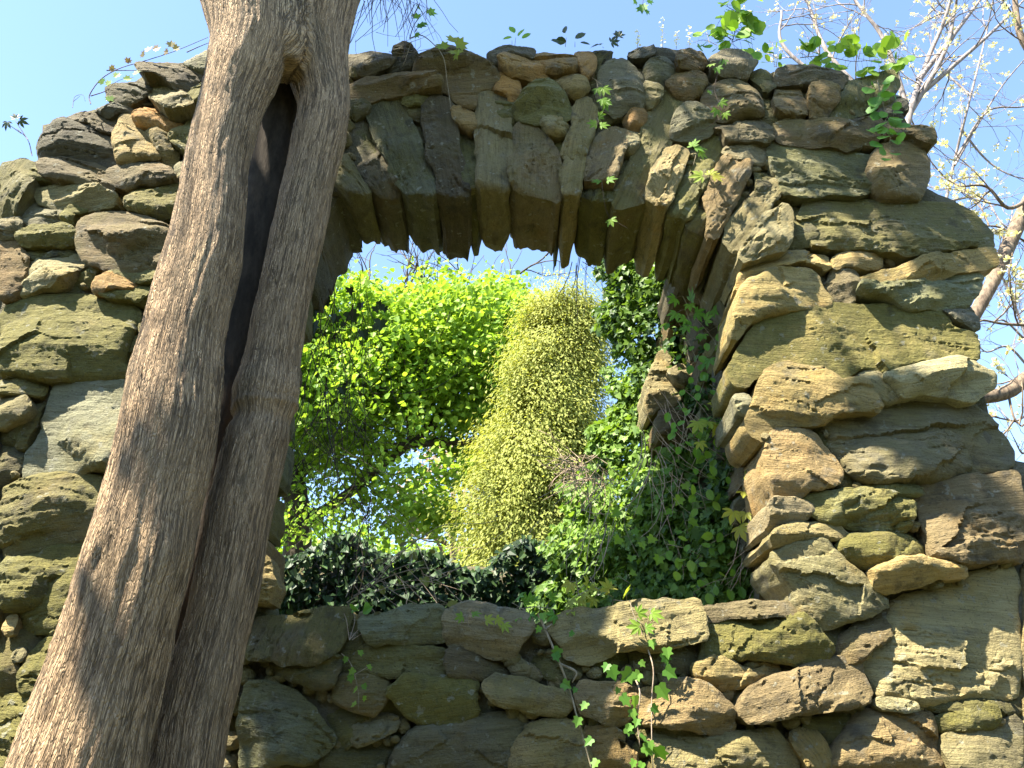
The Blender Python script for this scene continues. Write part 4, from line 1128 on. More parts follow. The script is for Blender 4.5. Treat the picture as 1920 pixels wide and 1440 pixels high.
P = clumps(cen, 135, .27, .5)
P[:, 2] += .06
N = rand_dirs(len(P), (-.35, -.35, .9), .7)
D = rand_dirs(len(P), (0, -.2, -.55), .9)
scatter('crown', MAPLE_S, P, D, N, RNG.uniform(.07, .125, len(P)), L_MAPLE, maple, np.clip(RNG.normal(.5, .25, len(P)), 0, 1))['kind'] = 'stuff'

# golden cypress
YC = 11.0
c0 = at(1010, 1000, YC)
cyp = empty('cypress_tree', (c0.x + .1, YC, 0), 'pale golden green cypress with feathery drooping sprays in the middle of the arch opening', 'tree')
tb = Tubes(); ztop = at(1040, 572, YC).z
tb.add(curve_pts([(c0.x + .1, YC, 0), (c0.x + .15, YC, 4), (at(1045, 575, YC).x, YC, ztop)], 14), np.linspace(.16, .02, 14), 8)
link('trunk', tb.mesh('trunk', M_BROWN_BARK), cyp)
SP, SD, SN = [], [], []
br = Tubes()
def half(z):   # outline of the crown: (left, right) px by height
    ys = [565, 582, 630, 700, 780, 820, 880, 930, 1000, 1100]
    l = [1008, 980, 962, 945, 918, 893, 872, 860, 855, 850]
    r = [1090, 1125, 1145, 1150, 1150, 1150, 1160, 1170, 1180, 1190]
    return ys, l, r
ys, l_, r_ = half(0)
for k in range(700):
    y = random.uniform(572, 1110)
    a, b = np.interp(y, ys, l_), np.interp(y, ys, r_)
    mid = (a + b) / 2
    pm = at(mid, y, YC); ph = at(b, y, YC).x - pm.x
    th = random.uniform(0, 2 * math.pi)
    rr0 = ph * random.uniform(.55, 1.0) * (1 + .12 * math.sin(3 * th + y * .03) * math.sin(y * .05 + th))
    if math.sin(2 * th + y * .07) * math.sin(y * .031 + 3 * th) < -.45: continue
    tip = Vector((pm.x + math.cos(th) * rr0, YC + math.sin(th) * rr0, pm.z + random.uniform(-.1, .1)))
    ax_ = Vector((pm.x, YC, pm.z - .35))
    if k % 2 == 0: br.add(curve_pts([ax_, (ax_ + tip) / 2 + Vector((0, 0, .1)), tip], 6), np.linspace(.018, .005, 6), 4)
    out = Vector((math.cos(th), math.sin(th), 0))
    m = 320
    s = RNG.random(m) ** .8
    pos = np.array(tip)[None] + np.outer(s * -.30, np.array(out)) + RNG.normal(size=(m, 3)) * np.array([.15, .15, .17])
    SP.append(pos)
    SD.append(np.array(out)[None] * .6 + RNG.normal(size=(m, 3)) * .38 + np.array([0, 0, -.75]))
    SN.append(np.array(out)[None] * .7 + RNG.normal(size=(m, 3)) * .3 + np.array([-.2, -.3, .6]))
SP, SD, SN = map(np.concatenate, (SP, SD, SN))
link('branches', br.mesh('branches', M_BROWN_BARK), cyp)['kind'] = 'stuff'
scatter('crown', FLAKE, SP, SD, SN, RNG.uniform(.04, .085, len(SP)), L_CYP, cyp, np.clip(.5 + .5 * fbm(SP * 1.7, 3, 61) + RNG.normal(0, .14, len(SP)), 0, 1))['kind'] = 'stuff'

# pinkish tree and green trees far off, low in the opening
def far_tree(name, label, cat, px, py, Y, rad, hgt, mat, bark, n=150, leaf=.22, group=None):
    c = at(px, py, Y)
    o = empty(name, (c.x, Y, 0), label, cat, group)
    tb = Tubes(); tips = []
    tb.add(curve_pts([(c.x, Y, 0), (c.x + .1, Y, c.z * .4), (c.x, Y, c.z)], 8), np.linspace(.22, .08, 8), 7)
    for k in range(7):
        a = random.uniform(0, 6.28)
        grow(tb, tips, Vector((c.x, Y, c.z * random.uniform(.4, .9))), (math.cos(a), math.sin(a), .7), rad * .6, .06, 2, .25, .05, 2, 5)
    link('trunk', tb.mesh('trunk', bark), o)
    v = RNG.normal(size=(n, 3)); v /= np.linalg.norm(v, axis=1)[:, None]
    v *= (RNG.random(n) ** .4)[:, None]
    cc = np.array(c) + v * np.array([rad, rad, hgt])
    P = clumps(cc, 60, .36, .7)
    scatter('crown', MAPLE_S, P, rand_dirs(len(P), (0, 0, -.5)), rand_dirs(len(P), (-.3, -.3, .8), .7), RNG.uniform(leaf * .7, leaf * 1.2, len(P)), mat, o)['kind'] = 'stuff'
far_tree('cherry_tree', 'far off pink flowering tree glimpsed between the maple and the cypress', 'tree', 850, 920, 24, 2.0, 1.5, L_PINK, M_BROWN_BARK, 22, .13)
far_tree('maple_tree', 'distant green tree low in the arch opening beside the leaning trunks', 'tree', 560, 1080, 26, 3.5, 1.6, L_MAPLE, M_MAPLE_BARK, 130, .2)
far_tree('maple_tree', 'distant green tree behind the ivy bank below the maple', 'tree', 740, 1090, 30, 4.0, 1.4, L_MAPLE, M_MAPLE_BARK, 120, .2)

# ------------------------------------------------------------------ ivy covered bank wall behind the sill
YH = 7.4
bank = empty('bank_wall', (0, YH + .4, 0), 'low back wall smothered in dark ivy behind the sill', 'wall')
zt = at(800, 1040, YH).z
def lump_box(x0, x1, y0, y1, ztop, seed, mat, parent, name, res=.12):
    nx = int((x1 - x0) / res) + 1; nz = int(ztop / res) + 1
    X, Z = np.meshgrid(np.linspace(x0, x1, nx), np.linspace(0, ztop, nz))
    X, Z = X.ravel(), Z.ravel()
    nf = fbm(np.stack([X * 3, Z * 3, X * 0], -1), 4, seed) * .12
    tz = Z + np.where(Z > ztop - .01, fbm(np.stack([X * 2, X * 0, X * 0], -1), 3, seed + 2) * .12, 0)
    Vf = np.stack([X, y0 + nf, tz], -1); Vb = np.stack([X, y1 - nf, tz], -1)
    i = (np.arange(nz - 1)[:, None] * nx + np.arange(nx - 1)[None]).ravel()
    q = np.stack([i, i + 1, i + nx + 1, i + nx], -1); n = len(X)
    top = (nz - 1) * nx + np.arange(nx - 1)
    qt = np.stack([top, top + 1, top + 1 + n, top + n], -1)
    l = np.arange(nz - 1) * nx; ql = np.stack([l, l + nx, l + nx + n, l + n], -1)
    r = l + nx - 1; qr = np.stack([r, r + n, r + nx + n, r + nx], -1)
    return link(name, mesh_np(name, np.concatenate([Vf, Vb]), None, mat, True, Q=np.concatenate([q, q[:, ::-1] + n, qt, ql, qr])), parent)
xh0, xh1 = at(380, 1040, YH).x, at(1330, 1040, YH).x
lump_box(xh0, xh1, YH + .15, YH + .6, zt - .1, 5, M_MORTAR, bank, 'mortar')
n = 15000
X = RNG.uniform(xh0, xh1, n)
top_ = zt + .10 * np.sin(X * 3.1) + .08 * np.sin(X * 7.7 + 1) + .03
Z = top_ - RNG.random(n) ** 1.4 * 1.9
dep_ = .22 * fbm(np.stack([X * 2.4, Z * 2.4, X * 0], -1), 3, 12)
Yp = YH + .02 + dep_ + RNG.normal(0, .07, n)
P = np.stack([X, Yp, Z], -1)
o = scatter('ivy', IVY_S, P, rand_dirs(n, (0, -.3, -.9), .8), rand_dirs(n, (-.25, -.75, .5), .6), RNG.uniform(.045, .095, n), L_DARKIVY, None, np.clip(RNG.normal(.4, .3, n), 0, 1))
tag(o, 'dense dark ivy covering the low back wall beyond the sill', 'ivy', kind='stuff')

# ------------------------------------------------------------------ ruined return wall on the right, under ivy
ret = empty('return_wall', (1.35, 5.0, 0), 'broken stone wall running back from the right jamb, half hidden by ivy', 'wall')
def core():
    ny, nz = 26, 60
    Yv = np.linspace(4.0, 5.9, ny); Zv = np.linspace(0, 4.45, nz)
    YY, ZZ = np.meshgrid(Yv, Zv)
    yy, zz = YY.ravel(), ZZ.ravel()
    s = fbm(np.stack([yy * 4, zz * 5, yy * 0], -1), 4, 21)
    xf = 1.26 - .18 * np.clip((yy - 4.2) / 1.6, 0, 1) + .10 * s
    end = 1 - np.clip((zz - 3.2) / 2.6, 0, 1) * .35
    yq = 4.0 + (yy - 4.0) * end
    Vf = np.stack([xf, yq, zz], -1); Vb = np.stack([xf * 0 + 1.75, yq, zz], -1)
    i = (np.arange(nz - 1)[:, None] * ny + np.arange(ny - 1)[None]).ravel()
    q = np.stack([i, i + 1, i + ny + 1, i + ny], -1); n = ny * nz
    l = np.arange(nz - 1) * ny; r = l + ny - 1; tp = (nz - 1) * ny + np.arange(ny - 1)
    qs = [q[:, ::-1], q + n, np.stack([r, r + n, r + ny + n, r + ny], -1), np.stack([l, l + ny, l + ny + n, l + n], -1), np.stack([tp, tp + 1, tp + 1 + n, tp + n], -1)]
    link('mortar', mesh_np('mortar', np.concatenate([Vf, Vb]), None, M_MORTAR, True, Q=np.concatenate(qs)), ret)
core()
zz_ = 1.2; rr_i = 0
while zz_ < 4.5:
    hh = random.uniform(.14, .30); yy_ = 4.16 - random.uniform(0, .1)
    while yy_ < 5.7 - max(0, zz_ - 3.2) * .35:
        ww = random.uniform(.22, .52)
        j = lambda: random.uniform(-.02, .02)
        make_stone([(-yy_ - ww + .01, zz_ + j()), (-yy_ - ww * .5, zz_ + j()), (-yy_ - .01, zz_ + j()), (-yy_ - .01 + j(), zz_ + hh - .01 + j()), (-yy_ - ww * .5, zz_ + hh + j()), (-yy_ - ww + .01 + j(), zz_ + hh - .01 + j())], random.choice('GYBKKS'), parent=ret, swap=1, turn=1.20 - .16 * np.clip((yy_ - 4.2) / 1.5, 0, 1), dep=.25, grid=.02, tint=.85)
        yy_ += ww
    zz_ += hh
def ret_stone(px, Y, sty, **kw):
    return make_stone(px, sty, parent=ret, YP=Y, **kw)
ret_stone(R(960, 480, (770,690,790,640,860,500,890,560,880,640,930,760,945,800,890,810,810,830,790,865,765,800)), 4.75, 'L', prot=0, dep=.7, tint=.95, rnd=.015)
ret_stone(R(960, 480, (890,640,960,600,1000,640,980,720,930,700)), 4.7, 'Y', prot=0, dep=.6)
ret_stone(R(960, 480, (880,330,920,260,1020,240,1040,340,940,380,905,410)), 4.7, 'B', prot=0, dep=.6, tint=.9)
ret_stone(R(960, 480, (830,900,850,850,1000,830,1100,930,1060,1060,900,1010,830,1000)), 4.65, 'B', prot=0, dep=.6, tint=.6)
ret_stone(R(960, 480, (900,60,1000,20,1180,0,1250,120,1180,220,1040,160,940,160)), 4.25, 'K', prot=0, dep=.6)
ret_stone(R(960, 480, (1060,300,1150,240,1220,260,1220,440,1100,420)), 4.25, 'K', prot=0, dep=.6)
# ivy mass on it
def ivy_mass():
    yl = [440, 480, 560, 640, 720, 800, 880, 940, 1000, 1140]
    lx = [1140, 1138, 1125, 1135, 1155, 1125, 1090, 1062, 1030, 1015]
    P, W = [], []
    cnt = 0
    while cnt < 34000:
        y = RNG.uniform(450, 1150, 4000)
        left = np.interp(y, yl, lx) + 16 * np.sin(y * .06) + 8 * np.sin(y * .17)
        x = left + RNG.random(4000) ** 1.25 * (1480 - left)
        hole = np.zeros(4000)
        for hx, hy, rx, ry in ((1245,725,34,50),(1275,590,20,22),(1285,800,60,36),(1300,700,40,50),(1370,620,40,60),(1340,530,50,40),(1380,800,30,60),(1310,900,35,35),(1230,630,22,28),(1160,690,22,40),(1290,1010,30,30)):
            hole = np.maximum(hole, np.exp(-(((x - hx) / rx) ** 2 + ((y - hy) / ry) ** 2) * 1.1))
        nz = fbm(np.stack([x * .012, y * .012, x * 0], -1), 3, 44)
        dens = np.clip(.62 + .9 * nz, .04, 1) * (1 - hole)
        thin = np.where(y < 540, .8, 1.0)
        keep = RNG.random(4000) < dens * thin
        x, y, left = x[keep], y[keep], left[keep]
        f = np.clip((x - left) / (1400 - left), 0, 1)
        Yd = 5.75 - 1.5 * f + RNG.normal(0, .10, len(x)) - .18 * np.abs(fbm(np.stack([x * .02, y * .02, x * 0], -1), 2, 45))
        for a, b, c in zip(x, y, Yd): P.append(at(a, b, max(c, 4.22)))
        cnt += len(x)
    return np.array([tuple(p) for p in P])
P = ivy_mass(); n = len(P)
sm = RNG.random(n) < .65; Pa = P[sm]; P = P[~sm]; n = len(P)
big_t = np.clip(.38 + .55 * fbm(P * 1.6, 2, 46) + RNG.normal(0, .2, n), 0, 1)
o = scatter('ivy', IVY, P, rand_dirs(n, (-.2, -.3, -.8), .8), rand_dirs(n, (-.55, -.45, .5), .65), RNG.uniform(.028, .070, n) * np.where(RNG.random(n) < .06, 1.5, 1), L_IVY, None, big_t)
Ta = np.clip(.38 + .55 * fbm(Pa * 1.6, 2, 46) + RNG.normal(0, .2, len(Pa)), 0, 1)
o2 = scatter('ivy', IVY_S, Pa, rand_dirs(len(Pa), (-.2, -.3, -.8), .8), rand_dirs(len(Pa), (-.55, -.45, .5), .65), RNG.uniform(.026, .064, len(Pa)), L_IVY, None, Ta)
tag(o2, 'small leaved ivy filling between the larger leaves on the broken right wall', 'ivy', kind='stuff')
tag(o, 'thick mixed green ivy climbing the broken wall on the right inside the arch', 'ivy', kind='stuff')

# ------------------------------------------------------------------ flowering trees at the right
def blossom_tree(name, label, paths, Y, bark, tuft, r0=.05, L=.9, lev=3, dens=1.0, bud=.036, mat=None):
    first = at(*paths[0][0], Y)
    root = empty(name, (first.x, Y, 0), label, 'tree', 'flowering trees behind the wall')
    tb = Tubes(); tw = Tubes(); tips = []
    p0 = at(*paths[0][0], Y)
    tb.add(curve_pts([(p0.x - .1, Y, -.05), (p0.x - .05, Y + .1, p0.z * .5), p0], 10), np.linspace(r0 * 1.5, r0, 10), 9)
    for pi, pa in enumerate(paths):
        rs = r0 * (1.0 if pi == 0 else .8)
        yo = [Y + random.uniform(-.15, .15) * i for i in range(len(pa))]
        yo[0] = Y
        pts = curve_pts([at(x, y, d) for (x, y), d in zip(pa, yo)], 16)
        tb.add(pts, np.linspace(rs, rs * .35, 16), 8)
        for i in range(2, 16):
            if random.random() < dens:
                d = (pts[i] - pts[i - 1]).normalized() * .5 + Vector((random.gauss(0, .8), random.gauss(0, .6), random.gauss(.25, .5)))
                grow(tw, tips, pts[i], d, L * random.uniform(.6, 1.1), rs * .28, lev, .32, .06, 2, 5, .8)
    link('trunk', tb.mesh('trunk', bark), root)
    link('branches', tw.mesh('branches', bark), root)['kind'] = 'stuff'
    cc = [t[0] for t in tips if random.random() < tuft]
    P = np.repeat(np.array([tuple(c) for c in cc]), 9, axis=0)
    v = rand_dirs(len(P), (0, 0, .35))
    scatter('blossom', PETAL, P + v * .012, v, rand_dirs(len(P)), RNG.uniform(bud * .5, bud, len(P)), mat or L_BUD, root)['kind'] = 'stuff'
blossom_tree('blossom_tree', 'pale slender tree with cream blossom tufts rising behind the upper right corner', [[(1700,300),(1705,215),(1740,110),(1770,40),(1800,-60)],[(1705,215),(1770,100),(1790,20),(1800,-40)],[(1705,215),(1660,80),(1610,10),(1570,-50)],[(1722,150),(1800,50),(1860,-30)],[(1710,190),(1780,130),(1860,60),(1920,0)],[(1690,240),(1560,110),(1520,20),(1500,-40)],[(1690,250),(1480,100),(1465,20)]], 7.5, M_PALE_BARK, .26, .045, .62, 2, .5)
blossom_tree('blossom_tree', 'thin blossom tree with tangled twigs right of the wall end', [[(1765,420),(1790,300),(1820,180),(1850,60),(1870,-40)],[(1790,300),(1850,210),(1920,200),(1990,180)],[(1800,240),(1850,300),(1900,330),(1960,340)],[(1765,380),(1840,370),(1880,420),(1940,470)],[(1820,180),(1760,120),(1740,60)],[(1790,310),(1830,240),(1880,160),(1940,90)]], 8.5, M_PALE_BARK, .26, .022, .6, 2, .34)
blossom_tree('blossom_tree', 'blossom tree low behind the right edge with pale twigs and yellowish tufts', [[(1950,760),(1925,640),(1900,560),(1890,480),(1900,380)],[(1925,640),(1880,600),(1850,620)],[(1930,690),(1890,650),(1850,660),(1830,640)],[(1950,760),(1900,790),(1870,760)],[(1900,560),(1860,480),(1850,430)],[(1945,800),(1920,850),(1900,820)]], 9.0, M_PALE_BARK, .28, .022, .6, 2, .34)
# brown barked tree: two limbs show past the wall end
brown = empty('brown_tree', (at(2040, 800, 6.4).x, 6.4, 0), 'brown barked tree whose thick limbs cross the right edge of the picture', 'tree')
tb = Tubes()
xb = at(2040, 800, 6.4).x
tb.add(curve_pts([(xb, 6.4, -.05), (xb + .03, 6.4, 1.6), at(2050, 760, 6.4), at(2080, 300, 6.5), at(2100, -100, 6.5)], 16), np.linspace(.20, .11, 16), 12)
link('trunk', tb.mesh('trunk', M_BROWN_BARK), brown)
tips = []
for ctrl, ra, rb in (([(2050,800,6.4),(1960,700,6.4),(1890,735,6.35),(1835,745,6.3),(1800,735,6.3)], .075, .05),
                     ([(1800,640,6.3),(1838,572,6.3),(1868,515,6.35),(1900,440,6.4),(1935,370,6.4),(1990,280,6.5),(2080,200,6.5)], .055, .085),
                     ([(2085,260,6.5),(1960,130,6.4),(1915,70,6.3),(1903,0,6.3),(1898,-60,6.3)], .05, .022),
                     ([(1935,370,6.4),(1890,390,6.2),(1850,350,6.1),(1800,350,6.1)], .022, .008),
                     ([(1900,440,6.4),(1870,425,6.4),(1835,424,6.4)], .014, .006),
                     ([(1930,610,6.4),(1880,607,6.3),(1845,600,6.2)], .016, .008),
                     ([(1890,735,6.35),(1900,780,6.3),(1915,800,6.3)], .012, .006)):
    tb = Tubes(); pts = limb_px(tb, ctrl, ra, rb, 16, 9)
    for i in range(3, 16, 2):
        if random.random() < .6:
            grow(tb, tips, pts[i], Vector((random.gauss(-.3, .8), random.gauss(0, .5), random.gauss(.2, .6))), random.uniform(.3, .6), .009, 2, .35, .04, 2, 5, .8)
    link('limb', tb.mesh('limb', M_BROWN_BARK), brown)
P = np.repeat(np.array([tuple(t[0]) for t in tips if random.random() < .4]), 8, axis=0)
v = rand_dirs(len(P), (0, 0, .35))
scatter('blossom', PETAL, P + v * .01, v, rand_dirs(len(P)), RNG.uniform(.022, .045, len(P)), L_BUD, brown)['kind'] = 'stuff'
# ------------------------------------------------------------------ unseen foliage added behind the viewer to keep low sky off the wall
n = 16000
a = RNG.uniform(math.radians(-205), math.radians(25), n)
rad_ = 9.5 + RNG.normal(0, .8, n) + 1.0 * np.sin(a * 5)
hz = RNG.random(n) ** .8 * (4.4 + 1.0 * np.sin(a * 7) + .8 * np.sin(a * 17))
P = np.stack([np.cos(a) * rad_, np.sin(a) * rad_, hz], -1)
P = P[P[:, 1] < 1.5]
o = scatter('leaf_screen', MAPLE_S, P, rand_dirs(len(P)), rand_dirs(len(P), (0, .3, .4)), RNG.uniform(.35, .65, len(P)), L_SHADE, None)
tag(o, 'unseen ring of leaves added behind the viewer to block the low sky', 'leaf_screen', kind='stuff')
# ------------------------------------------------------------------ vines and plants, leaf by leaf
LEAF_MESH = {}
def leaf_mesh(shape, mat):
    k = (id(shape), mat.name)
    if k not in LEAF_MESH:
        V, T = shape
        LEAF_MESH[k] = mesh_np('leaf', V, T, mat, False)
    return LEAF_MESH[k]
def leaf(parent, p, d, nrm, size, shape, mat):
    size *= .56 if shape is PALM else (.66 if shape is not IVY else .72)
    o = link('leaf', leaf_mesh(shape, mat), parent)
    D = Vector(d).normalized(); X = D.cross(Vector(nrm)).normalized(); N = X.cross(D)
    M = Matrix((X, D, N)).transposed().to_4x4()
    M.translation = Vector(p)
    o.matrix_parent_inverse = Matrix.Identity(4)
    o.matrix_basis = Matrix.Translation(-parent.location) @ M @ Matrix.Scale(size, 4)
    return o
def facing():
    return Vector((random.gauss(-.15, .45), -1 + random.gauss(0, .25), random.gauss(.25, .4)))
def vine(name, label, cat, paths, Y, leaves, size, shape, mat, r=.003, smat=None, group=None, side=14, droop=.5, jit=6, step=None, Yj=.02):
    """paths: pixel polylines; leaves along each path every `step` px (or a list of spots)"""
    b = at(*paths[0][0], Y)
    grp = {'flower_spike': 'cream flower spikes on the wall top', 'creeper_shoot': 'creeper shoots on the wall', 'ivy_vine': 'ivy vines', 'creeper_vine': 'creeper vines', 'grape_shoot': 'lobed leaf shoots', 'wisteria_vine': 'leaflet vines in the opening', 'honeysuckle': 'oval leaved vines on the wall corner', 'top_sprig': 'sprigs on the top stones', 'leafy_seedling': 'leafy seedlings on the wall top', 'creeper_plant': 'creepers on the sill'}
    root = empty(name, b, label, cat, group or grp.get(name))
    tb = Tubes()
    for pa in paths:
        pts = curve_pts([at(x, y, Y + random.uniform(-Yj, Yj)) for x, y in pa], max(6, 4 * len(pa)))
        tb.add(pts, np.linspace(r, r * .5, len(pts)), 5)
    spots = []
    if step:
        for pa in paths:
            s = 0; k = 0
            for (x0, y0), (x1, y1) in zip(pa[:-1], pa[1:]):
                L = math.hypot(x1 - x0, y1 - y0)
                while s < L:
                    f = s / L
                    spots.append((x0 + (x1 - x0) * f, y0 + (y1 - y0) * f, (y1 - y0) / L, -(x1 - x0) / L, k)); k += 1
                    s += step * random.uniform(.7, 1.3)
                s -= L
    for x, y, nx, ny, k in spots:
        sg = 1 if k % 2 else -1
        lx, ly = x + sg * nx * side * random.uniform(.5, 1.2) + random.uniform(-jit, jit), y + sg * ny * side * random.uniform(.5, 1.2) + random.uniform(-jit, jit)
        p0 = at(x, y, Y); p1 = at(lx, ly, Y - random.uniform(.005, .04))
        tb.add([p0, (p0 + p1) / 2 + Vector((0, 0, .004)), p1], [r * .4] * 3, 4)
        d = (p1 - p0).normalized() * .7 + Vector((random.gauss(0, .3), random.gauss(0, .2), -droop + random.gauss(0, .25)))
        leaf(root, p1, d, facing(), size * random.uniform(.7, 1.2) / FPX * depth(p1), shape, mat)
    for it in leaves or []:
        x, y, s = it[:3]
        p1 = at(x, y, Y - random.uniform(.005, .03))
        a = math.radians(it[3]) if len(it) > 3 else random.uniform(-2.6, -.5)
        leaf(root, p1, Vector((math.cos(a), random.gauss(0, .2), math.sin(a))), facing(), s / FPX * depth(p1), shape, mat)
    link('stem', tb.mesh('stem', smat or M_STEM), root)
    return root

YF = YW - .09
# ivy trailing over the wall below the sill
vine('ivy_vine', 'ivy on a woody brown stem trailing from the sill down the lower wall', 'ivy', [[(1008,1150),(1022,1180),(1050,1245),(1070,1300),(1082,1345),(1095,1390),(1110,1445)],[(1022,1180),(1035,1170)],[(1050,1245),(1080,1260),(1073,1280)]], YF,
     [(1018,1150,24),(1012,1175,20),(1048,1215,30),(1040,1225,26),(1055,1280,30),(1100,1318,26),(1085,1345,28),(1080,1290,16),(1110,1385,28),(1120,1425,28),(1075,1185,18)], 24, IVY, L_IVYBIG, .006, M_STEM)
vine('ivy_vine', 'pale straight ivy runner with big glossy leaves hanging down the lower wall', 'ivy', [[(1195,1165),(1212,1210),(1225,1255),(1222,1310),(1222,1380),(1225,1450)],[(1190,1270),(1200,1300),(1195,1350),(1200,1400)]], YF,
     [(1222,1200,26),(1245,1225,34),(1250,1215,30),(1247,1255,38),(1185,1258,44),(1200,1262,30),(1145,1250,40),(1140,1245,26),(1165,1305,36),(1160,1290,18),(1235,1285,46),(1190,1305,34),(1185,1330,28),(1222,1325,28),(1195,1348,24),(1172,1365,30),(1185,1360,22),(1200,1378,30),(1205,1400,34),(1233,1400,46),(1210,1405,24),(1218,1390,24),(1190,1425,24),(1205,1430,26),(1200,1240,20)], 30, IVY, L_IVYBIG, .0035, M_DRY)
vine('ivy_vine', 'small pale ivy shoot on the shaded wall near the trunk foot', 'ivy', [[(640,1225),(655,1240),(665,1265),(672,1300),(672,1330)],[(665,1265),(690,1250)]], YF,
     [(650,1232,18),(664,1255,20),(658,1266,22),(690,1247,18),(670,1290,20),(682,1283,18),(668,1318,18),(683,1305,16),(675,1220,18)], 18, IVY, L_FRESH, .002)
# on the sill
vine('creeper_plant', 'clump of low green creeper leaves on the sill between the two cap stones', 'creeper', [[(965,1145),(1000,1138),(1040,1142)],[(985,1145),(960,1130)]], YW + .03, [], 40, PALM, L_IVYBIG, .003, side=16, step=14, droop=.1)
vine('creeper_plant', 'yellow green five fingered creeper spreading on the sill in front of the ivy', 'creeper', [[(1060,1140),(1085,1115),(1120,1105),(1150,1120)],[(1085,1115),(1080,1085)],[(1120,1105),(1105,1080)],[(1150,1125),(1190,1130)]], YW + .05, [], 46, PALM, L_YOUNG, .003, side=14, step=20, droop=.3)
vine('creeper_shoot', 'small green creeper shoot lying over the sill stone with two narrow leaf fans', 'creeper', [[(1180,1125),(1192,1160),(1215,1175)],[(1192,1160),(1225,1150)]], YW - .10, [(1195,1150,46,20),(1220,1150,50,-20),(1200,1175,50,180),(1210,1178,40,0)], 40, PALM, L_FRESH, .0025)
vine('creeper_shoot', 'thin creeper shoot with yellow fingers on the sunlit end of a sill stone', 'creeper', [[(905,1165),(930,1160),(945,1175)]], YW - .08, [(910,1163,40,10),(930,1160,44,-30),(945,1170,36,-60)], 36, PALM, L_YOUNG, .002)
vine('creeper_shoot', 'faint green sprig on the left long sill stone', 'creeper', [[(872,1150),(880,1175),(893,1185)],[(872,1150),(900,1148)]], YW - .06, [(868,1155,34,200),(885,1152,36,10)], 30, PALM, L_FRESH, .002)
vine('grass_tuft', 'dry grass and green blades in the gap between sill stones left of centre', 'grass tuft', [[(655,1200),(665,1165),(660,1140)],[(655,1200),(680,1170),(690,1150)],[(655,1200),(650,1165),(645,1150)],[(660,1200),(690,1180)]], YW - .01, [(660,1150,34,60),(680,1150,36,30),(690,1150,34,100),(670,1145,30,140)], 30, OVAL, L_IVYBIG, .002, M_DRY)
# creepers over the arch stones
vine('creeper_shoot', 'yellow green creeper shoot hanging between the arch stones right of the key stone', 'creeper', [[(1118,150),(1125,180),(1132,205)],[(1110,145),(1130,160)]], YW - .1, [(1130,165,40),(1128,185,42),(1120,165,34),(1135,190,40)], 40, PALM, L_FRESH, .002)
vine('creeper_shoot', 'tiny creeper fan on the mossy tan arch stone', 'creeper', [[(1118,215),(1125,235)]], YW - .11, [(1125,235,36,0),(1118,233,36,180),(1122,218,28,0)], 36, PALM, L_FRESH, .002)
vine('creeper_shoot', 'thin creeper thread with two star shaped leaves dangling below the arch stones', 'creeper', [[(1128,338),(1132,370),(1142,405),(1180,430)]], YW - .08, [(1125,342,36,150),(1138,338,38,0),(1145,410,36,-80)], 36, PALM, L_FRESH, .0016, M_TWIG)
vine('creeper_shoot', 'bright creeper leaf fan on the smooth green arch stone', 'creeper', [[(1300,262),(1305,285),(1300,310)]], YW - .08, [(1302,278,46,0),(1298,275,40,70),(1310,285,40,-20)], 40, PALM, L_FRESH, .002)
vine('creeper_shoot', 'yellow creeper rosette at the tip of the smooth green arch stone', 'creeper', [[(1315,352),(1325,330),(1350,335)],[(1325,330),(1305,330)]], YW - .08, [(1318,330,50,180),(1335,330,50,0),(1330,328,36,60)], 40, PALM, L_YOUNG, .002)
vine('creeper_vine', 'creeper thread with sparse green leaves crossing the big round stone below the leafy seedling', 'creeper', [[(1355,110),(1345,140),(1340,170),(1350,200),(1345,225),(1310,250)]], YW - .13, [(1345,125,30),(1360,112,30),(1335,120,26),(1350,190,32),(1345,205,34),(1360,210,30),(1330,170,20)], 30, PALM, L_FRESH, .002, M_TWIG)
# plants on the wall top
YT = YW + .12
vine('leafy_seedling', 'bushy seedling with round green leaves standing on the dark top stone', 'seedling', [[(1372,82),(1380,50),(1390,-10)],[(1378,60),(1350,30)],[(1380,50),(1410,25)],[(1375,75),(1345,60),(1335,70)],[(1385,25),(1360,10)],[(1375,78),(1400,70),(1415,75)]], YT, [], 42, ROUND, L_FRESH, .003, M_TWIG, step=5.5, side=17, jit=9, droop=.2)
vine('leafy_seedling', 'spray of round leaves on thin stems left of the bushy seedling', 'seedling', [[(1345,85),(1320,75),(1300,80)],[(1330,80),(1325,60)]], YT, [], 30, ROUND, L_IVYBIG, .002, step=6, side=12, droop=.1)
vine('honeysuckle', 'row of fresh green oval leaves along the top slab at the far right', 'creeper', [[(1500,108),(1540,105),(1570,110),(1600,115),(1640,112),(1690,105)],[(1515,105),(1525,85)],[(1610,110),(1615,85)],[(1660,110),(1690,85),(1700,90)]], YT - .05, [], 36, ROUND, L_FRESH, .003, step=5, side=15, droop=-.1)
vine('honeysuckle', 'upright green leaves beside the dark top slab at its left', 'creeper', [[(1452,125),(1450,100),(1448,80)],[(1455,125),(1460,95)],[(1445,80),(1442,75)]], YT - .05, [], 28, OVAL, L_FRESH, .0025, step=9, side=10, droop=-.3)
vine('honeysuckle', 'vine of round green leaves hanging down the corner of the wall at the right', 'creeper', [[(1645,150),(1652,180),(1660,210),(1672,240),(1668,270),(1675,300)],[(1660,200),(1680,205)],[(1660,240),(1655,255)]], YW - .13, [], 37, ROUND, L_IVYBIG, .003, step=7, side=14, droop=.35)
